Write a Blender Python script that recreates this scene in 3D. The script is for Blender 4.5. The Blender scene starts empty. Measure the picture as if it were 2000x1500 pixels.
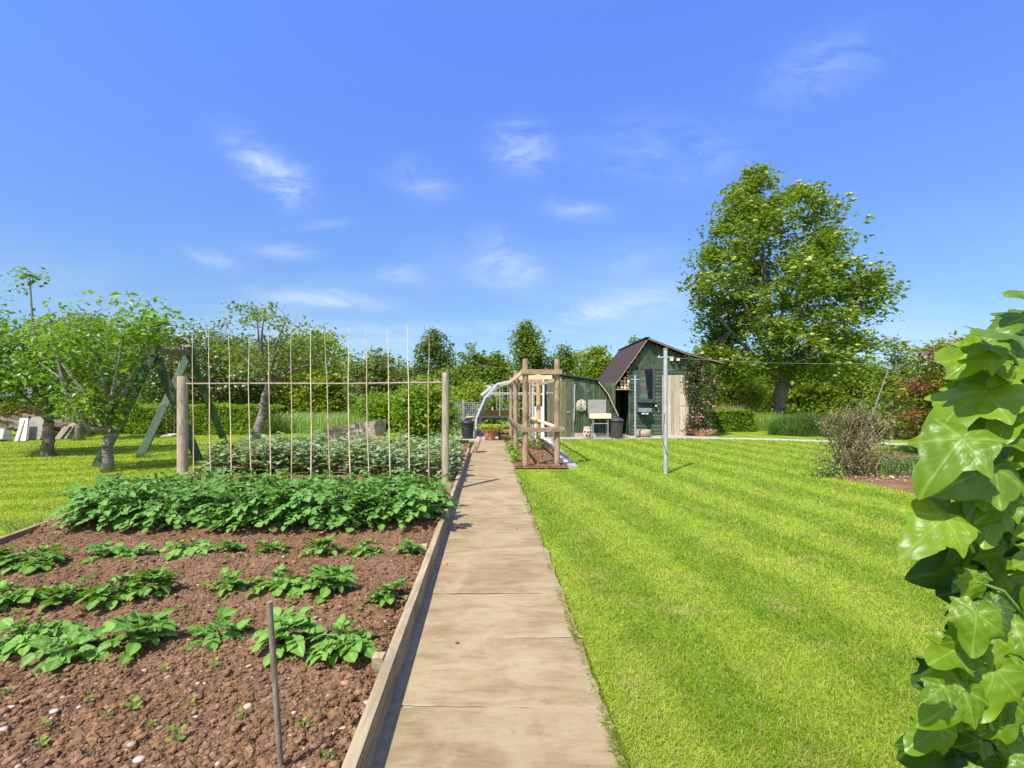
import bpy, math, random
import numpy as np
from mathutils import Vector, Matrix
R = math.radians
rs = np.random.RandomState(7)
random.seed(7)
SC = bpy.context.scene
COL = SC.collection
# ------------------------------------------------------------------ camera, sky, sun
CZ, F, VH, CU = 1.25, 950.0, 778.0, 1000.0
cam = bpy.data.cameras.new('camera'); camo = bpy.data.objects.new('camera', cam); COL.objects.link(camo)
cam.sensor_width = 36; cam.lens = 36 * F / 2000; cam.shift_y = (VH - 750) / 2000
cam.clip_start = 0.05; cam.clip_end = 6000
camo.location = (0, 0, CZ); camo.rotation_euler = (R(90), 0, 0)
SC.camera = camo
SC.view_settings.view_transform = 'Standard'; SC.view_settings.look = 'None'
SC.view_settings.gamma = 1; SC.view_settings.exposure = 0.95
SC.cycles.max_bounces = 7; SC.cycles.diffuse_bounces = 3; SC.cycles.glossy_bounces = 2
SC.cycles.transmission_bounces = 4; SC.cycles.transparent_max_bounces = 8
SUN_EL, SUN_AZ = R(54), R(35.6)          # the sun stands behind the camera, to its left
sun = bpy.data.lights.new('sun', 'SUN'); suno = bpy.data.objects.new('sun', sun); COL.objects.link(suno)
sun.energy = 4.0; sun.angle = R(0.6); sun.color = (1.0, 0.955, 0.89)
to_sun = Vector((-math.sin(SUN_AZ) * math.cos(SUN_EL), -math.cos(SUN_AZ) * math.cos(SUN_EL), math.sin(SUN_EL)))
suno.rotation_euler = to_sun.to_track_quat('Z', 'Y').to_euler(); suno.location = (-6, -8, 14)

def P(u, v, Y): return Vector(((u - CU) * Y / F, Y, CZ - (v - VH) * Y / F))
def G(u, v, z=0.0):
    Y = (CZ - z) * F / (v - VH); return Vector(((u - CU) * Y / F, Y, z))

class NT:
    """small node helper"""
    def __init__(s, nt): s.nt = nt; nt.nodes.clear()
    def n(s, t, **kw):
        nd = s.nt.nodes.new(t)
        for k, v in kw.items():
            if k.startswith('i_'):
                key = k[2:]; key = int(key) if key.isdigit() else key.replace('_', ' ')
                s.set(nd.inputs[key], v)
            else: setattr(nd, k, v)
        return nd
    def set(s, inp, v):
        if isinstance(v, bpy.types.NodeSocket): s.nt.links.new(v, inp)
        elif isinstance(v, bpy.types.Node): s.nt.links.new(v.outputs[0], inp)
        else: inp.default_value = v
    def m(s, op, a, b=0.0, c=0.0, clamp=False):
        nd = s.nt.nodes.new('ShaderNodeMath'); nd.operation = op; nd.use_clamp = clamp
        s.set(nd.inputs[0], a); s.set(nd.inputs[1], b); s.set(nd.inputs[2], c); return nd.outputs[0]
    def mix(s, f, a, b, bt='MIX'):
        nd = s.nt.nodes.new('ShaderNodeMix'); nd.data_type = 'RGBA'; nd.blend_type = bt
        s.set(nd.inputs[0], f); s.set(nd.inputs[6], c4(a)); s.set(nd.inputs[7], c4(b)); return nd.outputs[2]
    def noise(s, vec, scale, detail=3, rough=.55, dist=0.0):
        nd = s.n('ShaderNodeTexNoise'); s.set(nd.inputs['Vector'], vec)
        nd.inputs['Scale'].default_value = scale; nd.inputs['Detail'].default_value = detail
        nd.inputs['Roughness'].default_value = rough; nd.inputs['Distortion'].default_value = dist
        return nd.outputs['Fac']
    def mp(s, vec, scale=(1, 1, 1), loc=(0, 0, 0), rot=(0, 0, 0)):
        nd = s.n('ShaderNodeMapping'); s.set(nd.inputs['Vector'], vec)
        nd.inputs['Scale'].default_value = scale; nd.inputs['Location'].default_value = loc; nd.inputs['Rotation'].default_value = rot
        return nd.outputs[0]
    def ramp(s, f, lo, hi):
        nd = s.n('ShaderNodeMapRange'); s.set(nd.inputs['Value'], f)
        nd.inputs['From Min'].default_value = lo; nd.inputs['From Max'].default_value = hi
        nd.interpolation_type = 'SMOOTHSTEP'; return nd.outputs[0]
def c4(c):
    if isinstance(c, (tuple, list)) and len(c) == 3: return (c[0], c[1], c[2], 1)
    return c

w = bpy.data.worlds.new("World"); SC.world = w; w.use_nodes = True
t = NT(w.node_tree)
sky = t.n('ShaderNodeTexSky'); sky.sky_type = 'NISHITA'; sky.sun_disc = False
sky.sun_elevation = SUN_EL; sky.sun_rotation = math.atan2(to_sun.x, to_sun.y)
sky.altitude = 50; sky.air_density = 1.0; sky.dust_density = 0.4; sky.ozone_density = 3.0
tc = t.n('ShaderNodeTexCoord'); sx = t.n('ShaderNodeSeparateXYZ', i_0=tc.outputs['Generated'])
cr_ = t.n('ShaderNodeValToRGB', i_Fac=sx.outputs[2]); els = cr_.color_ramp.elements
for k_, (p_, c_) in enumerate([(0, (.42, .57, .87)), (.10, (.46, .56, .66)), (.184, (.53, .63, .76)), (.355, (.61, .75, 1.10)), (.61, (.74, .94, 1.60)), (.95, (1.5, 1.45, 1.6))]):
    e_ = els[k_] if k_ < 2 else els.new(p_)
    e_.position = p_; e_.color = tuple(q_ / 2 for q_ in c_) + (1,)
skyc = t.mix(1.0, t.mix(1.0, sky.outputs[0], cr_.outputs[0], 'MULTIPLY'), (2, 2, 2), 'MULTIPLY')
fy = t.m('MAXIMUM', sx.outputs[1], 0.02)
U = t.m('DIVIDE', sx.outputs[0], fy); W = t.m('DIVIDE', sx.outputs[2], fy)
front = t.m('GREATER_THAN', sx.outputs[1], 0.05)
uw = t.n('ShaderNodeCombineXYZ', i_0=U, i_1=W, i_2=0.0).outputs[0]
nz = t.noise(t.mp(uw, (6, 16, 1), rot=(0, 0, R(18))), 1.0, 8, .66, .9); nz2 = t.noise(t.mp(uw, (1.6, 5, 1), (3, 1, 0)), 1.0, 5, .6, .3)
tot = None
for (u, v, a, b, ang, s_) in [(520, 325, 85, 32, 38, .62), (565, 365, 34, 38, 60, .35), (1015, 285, 55, 42, 20, .6), (820, 350, 60, 34, 20, .32),
        (965, 470, 42, 30, 30, .28), (990, 525, 52, 28, 0, .8), (785, 535, 46, 18, 5, .45), (640, 585, 105, 15, 6, .75), (555, 490, 60, 15, 5, .35),
        (1160, 612, 95, 16, -7, .6), (1235, 590, 90, 24, -8, .6), (1250, 495, 55, 25, -20, .28), (1125, 408, 60, 20, 5, .33), (405, 505, 60, 16, 15, .33),
        (1370, 310, 90, 45, -15, .18), (1600, 130, 130, 55, -25, .22), (1240, 290, 110, 60, -10, .16), (640, 438, 60, 9, -8, .22), (900, 642, 260, 14, 0, .35), (760, 665, 200, 16, 0, .3)]:
    u0, w0 = (u - CU) / F, (VH - v) / F; ca, sa = math.cos(R(-ang)), math.sin(R(-ang))
    du, dw = t.m('SUBTRACT', U, u0), t.m('SUBTRACT', W, w0)
    p = t.m('ADD', t.m('MULTIPLY', du, ca * F / a), t.m('MULTIPLY', dw, sa * F / a))
    q = t.m('ADD', t.m('MULTIPLY', du, -sa * F / b), t.m('MULTIPLY', dw, ca * F / b))
    d = t.m('ADD', t.m('MULTIPLY', p, p), t.m('MULTIPLY', q, q))
    g = t.m('MULTIPLY', t.m('POWER', 2.718, t.m('MULTIPLY', d, -1.0)), s_ * 1.4)
    tot = g if tot is None else t.m('ADD', tot, g)
cl = t.m('MULTIPLY', t.m('MULTIPLY', tot, t.m('MULTIPLY', t.ramp(nz, .30, .72), .95)), front)
hz = t.m('MULTIPLY', t.ramp(W, .42, .0), t.m('MULTIPLY', t.ramp(nz2, .42, .74), .62))
cl = t.m('ADD', cl, t.m('MULTIPLY', hz, front), clamp=True)
skyc = t.mix(t.m('MULTIPLY', cl, .85), skyc, (3.6, 4.3, 5.0))
rear = t.m('MULTIPLY', t.ramp(sx.outputs[1], .05, -.35), t.ramp(t.noise(t.mp(tc.outputs['Generated'], (2, 2, 4)), 1.0, 5, .6), .42, .60))   # unseen white clouds added behind the camera to lift and neutralise the shade
skyc = t.mix(t.m('MULTIPLY', rear, .8), skyc, (7.0, 6.9, 6.8))
bg = t.n('ShaderNodeBackground', i_Color=skyc, i_Strength=0.115)
t.nt.links.new(bg.outputs[0], t.n('ShaderNodeOutputWorld').inputs[0])

# ------------------------------------------------------------------ numpy noise
def _h(i, j, k, seed):
    n = (i.astype(np.int64) * 374761393 + j.astype(np.int64) * 668265263 + k.astype(np.int64) * 2147483647 + seed * 974711) & 0xffffffff
    n = ((n ^ (n >> 13)) * 1274126177) & 0xffffffff
    return ((n ^ (n >> 16)) & 0xffff) / 65535.0
def vnoise(x, y, z=None, seed=0):
    z = np.zeros_like(x) if z is None else z
    i, j, k = np.floor(x), np.floor(y), np.floor(z); fx, fy_, fz = x - i, y - j, z - k
    fx, fy_, fz = fx * fx * (3 - 2 * fx), fy_ * fy_ * (3 - 2 * fy_), fz * fz * (3 - 2 * fz)
    r = 0
    for a in (0, 1):
        for b in (0, 1):
            for c in (0, 1):
                r = r + _h(i + a, j + b, k + c, seed) * (fx if a else 1 - fx) * (fy_ if b else 1 - fy_) * (fz if c else 1 - fz)
    return r
def fbm(x, y, z=None, o=4, seed=0, g=.5):
    r, a, s = 0, 1, 0
    for q in range(o):
        r = r + a * vnoise(x * 2 ** q + 17.3 * q, y * 2 ** q, None if z is None else z * 2 ** q, seed + q); s += a; a *= g
    return r / s

# ------------------------------------------------------------------ mesh building
class Acc:
    def __init__(s): s.V, s.F, s.A, s.B, s.n = [], [], [], [], 0
    def add(s, V, Fc, rnd=0.5, vein=0.0):
        V = np.asarray(V, dtype=np.float32).reshape(-1, 3); Fc = np.asarray(Fc, dtype=np.int32)
        s.V.append(V); s.F.append(Fc + s.n); s.n += len(V)
        s.A.append(np.broadcast_to(np.asarray(rnd, dtype=np.float32), (len(V),)))
        s.B.append(np.broadcast_to(np.asarray(vein, dtype=np.float32), (len(V),)))
        return s
    def batch(s, tv, tf, T, M, rnd=None, vein=None):
        """instances of a template: tv (k,3), tf (m,c); T (N,3); M (N,3,3) with columns = local axes"""
        N, k = len(T), len(tv)
        if N == 0: return s
        V = np.einsum('nij,kj->nki', M, tv) + T[:, None, :]
        Fc = tf[None] + (np.arange(N) * k)[:, None, None]
        rnd = rs.rand(N) if rnd is None else rnd
        s.add(V.reshape(-1, 3), Fc.reshape(-1, tf.shape[1]), np.repeat(rnd, k), 0 if vein is None else np.tile(vein, N)); return s
    def box(s, c, d, rot=None, rnd=.5):
        c = Vector(c); x, y, z = d[0] / 2, d[1] / 2, d[2] / 2
        V = [Vector((a * x, b * y, e * z)) for a in (-1, 1) for b in (-1, 1) for e in (-1, 1)]
        if rot is not None: V = [rot @ q for q in V]
        s.add([tuple(q + c) for q in V], [(0, 1, 3, 2), (4, 6, 7, 5), (0, 4, 5, 1), (2, 3, 7, 6), (0, 2, 6, 4), (1, 5, 7, 3)], rnd); return s
    def beam(s, a, b, w_, h_, up=(0, 0, 1), rnd=.5):
        a, b = Vector(a), Vector(b); d = b - a; y = d.normalized(); x = y.cross(Vector(up)).normalized(); z = x.cross(y)
        rot = Matrix((x, y, z)).transposed()
        return s.box((a + b) / 2, (w_, d.length, h_), rot, rnd)
    def tube(s, pts, rad, n=8, cap=True, rnd=.5):
        pts = [Vector(p) for p in pts]; rad = rad if isinstance(rad, (list, tuple, np.ndarray)) else [rad] * len(pts)
        V, Fc = [], []; up = Vector((.13, .21, 1)).normalized()
        for i, p in enumerate(pts):
            d = (pts[min(i + 1, len(pts) - 1)] - pts[max(i - 1, 0)]).normalized()
            x = d.cross(up)
            if x.length < .05: x = d.cross(Vector((1, 0, 0)))
            x.normalize(); y = d.cross(x)
            for k in range(n):
                a = 2 * math.pi * k / n; V.append(tuple(p + (x * math.cos(a) + y * math.sin(a)) * rad[i]))
        for i in range(len(pts) - 1):
            for k in range(n):
                Fc.append((i * n + k, i * n + (k + 1) % n, (i + 1) * n + (k + 1) % n, (i + 1) * n + k))
        s.add(V, Fc, rnd)
        if cap:
            for i in (0, len(pts) - 1):
                V2 = V[i * n:(i + 1) * n] + [tuple(pts[i])]
                s.add(V2, [(k, (k + 1) % n, n) for k in range(n)], rnd)
        return s
    def lathe(s, c, prof, n=28, rnd=.5, sq=None):
        c = Vector(c); V, Fc = [], []
        for i, (r_, z) in enumerate(prof):
            for k in range(n):
                a = 2 * math.pi * k / n; rr = r_ * (1 if sq is None else sq(a, i)); V.append((c.x + rr * math.cos(a), c.y + rr * math.sin(a), c.z + z))
        for i in range(len(prof) - 1):
            for k in range(n): Fc.append((i * n + k, i * n + (k + 1) % n, (i + 1) * n + (k + 1) % n, (i + 1) * n + k))
        s.add(V, Fc, rnd); return s
    def prism(s, poly, axis, a, b, rnd=.5):
        """polygon in the two other axes, extruded along axis from a to b"""
        n = len(poly); V = []
        for q in (a, b):
            for (p1, p2) in poly:
                V.append((p1, p2, q) if axis == 'z' else ((p1, q, p2) if axis == 'y' else (q, p1, p2)))
        s.add(V, [(k, (k + 1) % n, n + (k + 1) % n, n + k) for k in range(n)], rnd)
        s.V_ng = True; base = s.n
        s.add(V[:n], [tuple(range(n))], rnd); s.add(V[n:], [tuple(range(n))[::-1]], rnd); return s
    def mesh(s, name, mat, smooth=False):
        me = bpy.data.meshes.new(name)
        V = np.concatenate(s.V); loops = np.concatenate([f.ravel() for f in s.F])
        tot = np.concatenate([np.full(len(f), f.shape[1]) for f in s.F]); st = np.concatenate([[0], np.cumsum(tot)[:-1]])
        me.vertices.add(len(V)); me.vertices.foreach_set('co', V.ravel())
        me.loops.add(len(loops)); me.loops.foreach_set('vertex_index', loops.astype(np.int32))
        me.polygons.add(len(tot)); me.polygons.foreach_set('loop_start', st.astype(np.int32))
        a = me.attributes.new('rnd', 'FLOAT', 'POINT'); a.data.foreach_set('value', np.concatenate(s.A).astype(np.float32))
        B = np.concatenate(s.B)
        if B.any(): a = me.attributes.new('vein', 'FLOAT', 'POINT'); a.data.foreach_set('value', B.astype(np.float32))
        me.update(calc_edges=True); me.validate()
        me.polygons.foreach_set('use_smooth', np.full(len(me.polygons), bool(smooth)))
        me.materials.append(mat); return me
    def build(s, name, mat, parent=None, smooth=False, bevel=0, **tg):
        o = bpy.data.objects.new(name, s.mesh(name, mat, smooth)); COL.objects.link(o)
        if bevel:
            b = o.modifiers.new('bevel', 'BEVEL'); b.width = bevel; b.segments = 2; b.limit_method = 'ANGLE'
        if parent is not None:
            o.parent = parent; o.matrix_parent_inverse = Matrix.Translation(-parent.location)
        if tg: tag(o, **tg)
        return o
def tag(o, label=None, cat=None, group=None, kind=None):
    if label: o['label'] = label
    if cat: o['category'] = cat
    if group: o['group'] = group
    if kind: o['kind'] = kind
    return o
def thing(name, label, cat, loc=(0, 0, 0), group=None):
    o = bpy.data.objects.new(name, None); COL.objects.link(o); o.location = loc; o.empty_display_size = .2
    return tag(o, label, cat, group)
def clone(o, loc, rz=0, sc=1.0, label=None, group=None):
    """copy of a thing whose parts are modelled about its own origin"""
    def cp(x, par):
        c = x.copy(); COL.objects.link(c)
        if par is not None: c.parent = par
        for ch in [q for q in bpy.data.objects if q.parent == x]: cp(ch, c)
        return c
    c = cp(o, None); c.location = loc; c.rotation_euler = (0, 0, rz); c.scale = (sc, sc, sc)
    if label: c['label'] = label
    if group: c['group'] = group
    return c

# ------------------------------------------------------------------ materials
def new(name):
    m = bpy.data.materials.new(name); m.use_nodes = True; return m, NT(m.node_tree)
def out(t, sh, disp=None):
    o = t.n('ShaderNodeOutputMaterial'); t.nt.links.new(sh if isinstance(sh, bpy.types.NodeSocket) else sh.outputs[0], o.inputs[0])
def bump(t, h, strength=.3, dist=.01):
    return t.n('ShaderNodeBump', i_Height=h, i_Strength=strength, i_Distance=dist).outputs[0]
def surf(name, c1, c2, scale=8, stretch=(1, 1, 1), rough=.7, bmp=.3, bd=.01, detail=5, c3=None, s3=2.0, metal=0, spec=.4, lo=.3, hi=.7, coord='Object', rot=(0, 0, 0)):
    m, t = new(name); tc = t.n('ShaderNodeTexCoord').outputs[coord]
    n1 = t.noise(t.mp(tc, stretch, rot=rot), scale, detail, .62, .2)
    col = t.mix(t.ramp(n1, lo, hi), c1, c2)
    at = t.n('ShaderNodeAttribute', attribute_name='rnd')
    col = t.mix(1.0, col, t.mix(at.outputs['Fac'], (.72, .72, .72), (1.28, 1.28, 1.28)), 'MULTIPLY')
    if c3 is not None:
        n3 = t.noise(tc, s3, 4, .6, .4); col = t.mix(t.ramp(n3, .5, .68), col, c3)
    nf = t.noise(t.mp(tc, stretch, rot=rot), scale * 5, 3, .6)
    h = t.m('ADD', n1, t.m('MULTIPLY', nf, .4))
    b = t.n('ShaderNodeBsdfPrincipled', i_Base_Color=col, i_Roughness=rough, i_Metallic=metal, i_Normal=bump(t, h, bmp, bd))
    b.inputs['Specular IOR Level'].default_value = spec
    out(t, b); return m
def leaf(name, dark, light, trans=.32, rough=.45, spec=.4, vein=None, tcol=None, clump=1.3):
    m, t = new(name)
    at = t.n('ShaderNodeAttribute', attribute_name='rnd')
    pos = t.n('ShaderNodeTexCoord').outputs['Object']
    n = t.noise(pos, clump, 3, .6)
    f = t.m('ADD', t.m('MULTIPLY', at.outputs['Fac'], .65), t.m('MULTIPLY', t.ramp(n, .35, .65), .35))
    col = t.mix(f, dark, light)
    nrm = None
    if vein is not None:
        av = t.n('ShaderNodeAttribute', attribute_name='vein'); fine = t.noise(pos, 60, 3, .6)
        col = t.mix(t.m('MULTIPLY', av.outputs['Fac'], .55), col, vein)
        col = t.mix(t.m('MULTIPLY', fine, .3), col, dark)
        nrm = bump(t, t.m('SUBTRACT', t.m('MULTIPLY', fine, .3), av.outputs['Fac']), .35, .003)
    b = t.n('ShaderNodeBsdfPrincipled', i_Base_Color=col, i_Roughness=rough)
    b.inputs['Specular IOR Level'].default_value = spec
    if nrm is not None: t.set(b.inputs['Normal'], nrm)
    tl = t.n('ShaderNodeBsdfTranslucent', i_Color=t.mix(1.0, col, tcol or (1.5, 1.35, .5), 'MULTIPLY'))
    if nrm is not None: t.set(tl.inputs['Normal'], nrm)
    mx = t.n('ShaderNodeMixShader', i_0=trans, i_1=b.outputs[0], i_2=tl.outputs[0]); out(t, mx); return m

def lawn_color(t):
    g = t.n('ShaderNodeNewGeometry').outputs['Position']; s = t.n('ShaderNodeSeparateXYZ', i_0=g); x, y = s.outputs[0], s.outputs[1]
    flat = t.n('ShaderNodeCombineXYZ', i_0=x, i_1=y, i_2=0.0).outputs[0]
    nb = t.noise(flat, 1.1, 4, .6, .3); nm = t.noise(flat, 5, 4, .65); nf = t.noise(flat, 38, 3, .7)
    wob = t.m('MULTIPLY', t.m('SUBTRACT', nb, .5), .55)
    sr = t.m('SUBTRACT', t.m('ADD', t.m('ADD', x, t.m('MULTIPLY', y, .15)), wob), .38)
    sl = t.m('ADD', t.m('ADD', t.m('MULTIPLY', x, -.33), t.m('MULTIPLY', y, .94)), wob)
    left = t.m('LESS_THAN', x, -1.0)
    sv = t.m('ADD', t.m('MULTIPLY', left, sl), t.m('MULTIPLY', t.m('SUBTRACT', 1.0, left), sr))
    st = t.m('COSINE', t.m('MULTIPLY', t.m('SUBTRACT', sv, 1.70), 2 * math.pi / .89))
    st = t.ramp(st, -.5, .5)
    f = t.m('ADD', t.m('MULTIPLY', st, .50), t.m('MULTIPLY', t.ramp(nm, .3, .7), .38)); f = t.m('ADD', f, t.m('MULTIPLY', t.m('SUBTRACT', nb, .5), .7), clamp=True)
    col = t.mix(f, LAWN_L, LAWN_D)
    dry = t.m('MULTIPLY', t.ramp(t.noise(t.mp(flat, (1, 1, 1), (5, 3, 0)), 2.6, 5, .7), .5, .72), .42)
    col = t.mix(dry, col, (.46, .40, .15))
    clv = t.ramp(t.noise(t.mp(flat, (1, 1, 1), (9, 1, 0)), 3.3, 4, .7), .60, .68); col = t.mix(t.m('MULTIPLY', clv, .45), col, (.07, .19, .02))
    col = t.mix(left, col, t.mix(1.0, col, (1.07, 1.03, .78), 'MULTIPLY'))
    return col, nf
LAWN_L, LAWN_D = (.335, .430, .040), (.155, .265, .010)
m, t = new('lawn'); col, nf = lawn_color(t)
col = t.mix(t.ramp(nf, .3, .75), t.mix(1.0, col, (.50, .54, .48), 'MULTIPLY'), t.mix(1.0, col, (.86, .88, .85), 'MULTIPLY'))
b = t.n('ShaderNodeBsdfPrincipled', i_Base_Color=col, i_Roughness=.9, i_Normal=bump(t, nf, .6, .02)); b.inputs['Specular IOR Level'].default_value = .1
out(t, b); M_LAWN = m
m, t = new('grass_blades'); col, nf = lawn_color(t)
at = t.n('ShaderNodeAttribute', attribute_name='rnd')
r1 = at.outputs['Fac']
col = t.mix(1.0, col, t.mix(r1, (.72, .78, .6), (1.42, 1.34, 1.2)), 'MULTIPLY')
col = t.mix(t.m('GREATER_THAN', r1, .9), col, (.50, .42, .14))
b = t.n('ShaderNodeBsdfPrincipled', i_Base_Color=col, i_Roughness=.6); b.inputs['Specular IOR Level'].default_value = .25
tl = t.n('ShaderNodeBsdfTranslucent', i_Color=col); out(t, t.n('ShaderNodeMixShader', i_0=.4, i_1=b.outputs[0], i_2=tl.outputs[0])); M_BLADE = m

# soil
m, t = new('soil'); g = t.n('ShaderNodeNewGeometry').outputs['Position']
n1 = t.noise(g, 3, 5, .65); n2 = t.noise(g, 40, 5, .7); n3 = t.noise(g, 160, 3, .7)
col = t.mix(t.ramp(n2, .3, .7), (.088, .048, .023), (.220, .120, .060)); col = t.mix(t.ramp(n1, .35, .7), col, (.225, .136, .078))
col = t.mix(t.ramp(n3, .62, .75), col, (.32, .21, .13))
b = t.n('ShaderNodeBsdfPrincipled', i_Base_Color=col, i_Roughness=.95, i_Normal=bump(t, t.m('ADD', n2, t.m('MULTIPLY', n3, .5)), .8, .012)); b.inputs['Specular IOR Level'].default_value = .15
out(t, b); M_SOIL = m
M_CLOD = surf('soil_clod', (.092, .052, .026), (.245, .140, .074), 30, rough=.95, bmp=.7, bd=.006, spec=.15)
m, t = new('pebble'); at = t.n('ShaderNodeAttribute', attribute_name='rnd').outputs['Fac']
col = t.mix(t.ramp(at, .3, 1.0), (.22, .14, .085), (.46, .36, .27)); b = t.n('ShaderNodeBsdfPrincipled', i_Base_Color=col, i_Roughness=.8); out(t, b); M_PEB = m

# path stone : riven sandstone with bands running across
m, t = new('sandstone_slabs'); g = t.n('ShaderNodeNewGeometry').outputs['Position']
at = t.n('ShaderNodeAttribute', attribute_name='rnd').outputs['Fac']
off = t.n('ShaderNodeCombineXYZ', i_0=t.m('MULTIPLY', at, 37.0), i_1=t.m('MULTIPLY', at, 91.0), i_2=0.0).outputs[0]
gv = t.n('ShaderNodeVectorMath', operation='ADD', i_0=g, i_1=off).outputs[0]
big = t.noise(t.mp(gv, (1.6, 4.2, 1), rot=(0, 0, R(-7))), 1.0, 7, .62, 1.4); fine = t.noise(t.mp(gv, (5, 26, 1), rot=(0, 0, R(-6))), 1.0, 6, .7, 1.0); gr = t.noise(g, 260, 2, .6)
pat = t.noise(gv, 2.6, 5, .62, .5); spk = t.noise(g, 34, 5, .75)
col = t.mix(t.ramp(big, .34, .66), (.240, .172, .084), (.338, .262, .148)); col = t.mix(t.m('MULTIPLY', t.ramp(fine, .46, .68), .45), col, (.165, .108, .060))
col = t.mix(t.m('MULTIPLY', t.ramp(pat, .46, .64), .55), col, (.375, .305, .19)); col = t.mix(t.m('MULTIPLY', t.ramp(gr, .45, .8), .30), col, (.20, .145, .095)); col = t.mix(t.m('MULTIPLY', t.ramp(spk, .58, .72), .35), col, (.17, .125, .08))
lv = t.m('FRACT', t.m('MULTIPLY', big, 9.0)); line = t.m('MULTIPLY', t.ramp(t.m('ABSOLUTE', t.m('SUBTRACT', lv, .5)), .045, .0), t.ramp(fine, .38, .6))
col = t.mix(t.m('MULTIPLY', line, .55), col, (.12, .082, .05))
col = t.mix(1.0, col, t.mix(at, (.92, .90, .88), (1.06, 1.06, 1.05)), 'MULTIPLY')
step = t.m('FLOOR', t.m('MULTIPLY', big, 9.0))
b = t.n('ShaderNodeBsdfPrincipled', i_Base_Color=col, i_Roughness=.85, i_Normal=bump(t, t.m('ADD', t.m('MULTIPLY', step, .35), t.m('ADD', t.m('MULTIPLY', fine, .5), t.m('MULTIPLY', gr, .12))), .35, .010)); b.inputs['Specular IOR Level'].default_value = .2
out(t, b); M_SLAB = m
M_MORTAR = surf('mortar', (.21, .17, .125), (.30, .25, .19), 25, rough=.95)
M_CONC = surf('concrete', (.30, .25, .21), (.40, .35, .30), 6, rough=.9, c3=(.34, .29, .24), s3=1.2)
M_CONCL = surf('pale_concrete', (.33, .31, .28), (.44, .42, .38), 9, rough=.9)
M_TIMBER = surf('weathered_timber', (.27, .20, .115), (.43, .335, .20), 5, (9, 9, .6), .85, .35, .006)
M_BOARD = surf('bed_board', (.28, .205, .115), (.44, .345, .205), 5, (9, .5, 9), .85, .4, .006, c3=(.22, .17, .1), s3=3)
M_ROUND = surf('round_post', (.24, .185, .125), (.45, .37, .26), 6, (16, 16, .8), .9, .7, .008, lo=.38, hi=.6, c3=(.20, .16, .11), s3=2.2)
M_ROUNDY = surf('yellow_post', (.40, .235, .08), (.56, .36, .15), 5, (12, 12, .7), .8, .4, .006)
M_ROUNDB = surf('brown_post', (.22, .14, .08), (.42, .30, .19), 6, (16, 16, .8), .9, .7, .008, lo=.38, hi=.6, c3=(.19, .13, .085), s3=3)
M_ROUGHB = surf('rough_board', (.20, .12, .075), (.38, .26, .17), 8, (1, 1, 6), .9, .5, .01)
M_PALEW = surf('pale_wood', (.50, .37, .21), (.64, .50, .31), 5, (1, 8, 8), .8, .3)
M_GREYW = surf('grey_wood', (.33, .255, .19), (.52, .43, .34), 4, (.7, 8, 8), .9, .5, .008, c3=(.22, .17, .13), s3=1.5)
M_CANE = surf('bamboo', (.50, .37, .20), (.66, .54, .36), 3, (1, 1, 2), .6, .2)
M_CANED = surf('dark_cane', (.13, .10, .075), (.25, .20, .155), 12, (3, 3, 1), .7, .4)
M_RAIL = surf('rail', (.20, .15, .12), (.34, .27, .22), 12, (1, 3, 3), .7, .2)
M_GRN = surf('green_paint', (.028, .052, .026), (.062, .096, .048), 4, (5, 5, 1), .6, .35, .004, c3=(.10, .125, .085), s3=2.5, spec=.3)
M_GRNH = surf('green_shiplap', (.024, .048, .024), (.052, .084, .042), 4, (1, 5, 6), .6, .35, .004, c3=(.080, .105, .065), s3=3, spec=.3)
M_GRNS = surf('swing_green', (.022, .058, .030), (.062, .108, .058), 5, (6, 6, 1), .75, .4, .004, c3=(.13, .15, .09), s3=5)
M_BRDOOR = surf('brown_green_door', (.075, .080, .035), (.155, .14, .075), 4, (7, 7, .8), .8, .4, .004)
M_OAKDOOR = surf('bare_door', (.34, .275, .19), (.50, .42, .31), 4, (9, 9, .6), .85, .4, .004)
M_BITUM = surf('brown_felt', (.040, .029, .026), (.075, .054, .047), 30, rough=.9, bmp=.5, bd=.004, spec=.15, c3=(.060, .045, .040), s3=1.0)
M_BLACKR = surf('black_roof', (.020, .018, .017), (.045, .040, .038), 20, rough=.7)
M_BLACKP = surf('black_plastic', (.012, .012, .015), (.030, .030, .035), 10, rough=.42, bmp=.05, spec=.5)
M_BLACKW = surf('dustbin_plastic', (.030, .028, .030), (.060, .055, .055), 10, rough=.6, bmp=.1, spec=.4)
M_DKGREY = surf('anthracite', (.045, .045, .060), (.070, .070, .085), 10, rough=.5, bmp=.05)
M_GREYP = surf('grey_plastic', (.16, .16, .20), (.22, .22, .26), 10, rough=.5, bmp=.05)
M_GALV = surf('galvanised', (.34, .36, .38), (.46, .48, .50), 14, rough=.5, bmp=.05, metal=.35)
M_ALU = surf('aluminium', (.44, .44, .45), (.58, .58, .59), 14, rough=.5, bmp=.05, metal=.25)
M_STEEL = surf('stainless', (.34, .31, .28), (.46, .42, .38), 3, (1, 1, 6), rough=.42, bmp=.05, metal=.55)
M_WHITE = surf('white_paint', (.74, .74, .72), (.82, .82, .80), 6, rough=.5, bmp=.05)
M_CREAM = surf('cream', (.62, .52, .34), (.72, .62, .44), 8, rough=.7)
M_TERRA = surf('terracotta', (.42, .155, .085), (.56, .235, .14), 8, rough=.85, bmp=.2)
M_TERRAP = surf('pale_terracotta', (.52, .33, .235), (.66, .45, .34), 8, rough=.9, bmp=.2)
M_DARK = surf('interior_dark', (.006, .006, .006), (.012, .011, .010), 3, rough=.9)
M_LOG = surf('log_bark', (.16, .085, .05), (.30, .18, .10), 12, (1, 1, 1), .9, .6)
M_LOGE = surf('log_end', (.50, .33, .19), (.68, .50, .32), 14, (1, 1, 1), .85, .2)
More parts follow.
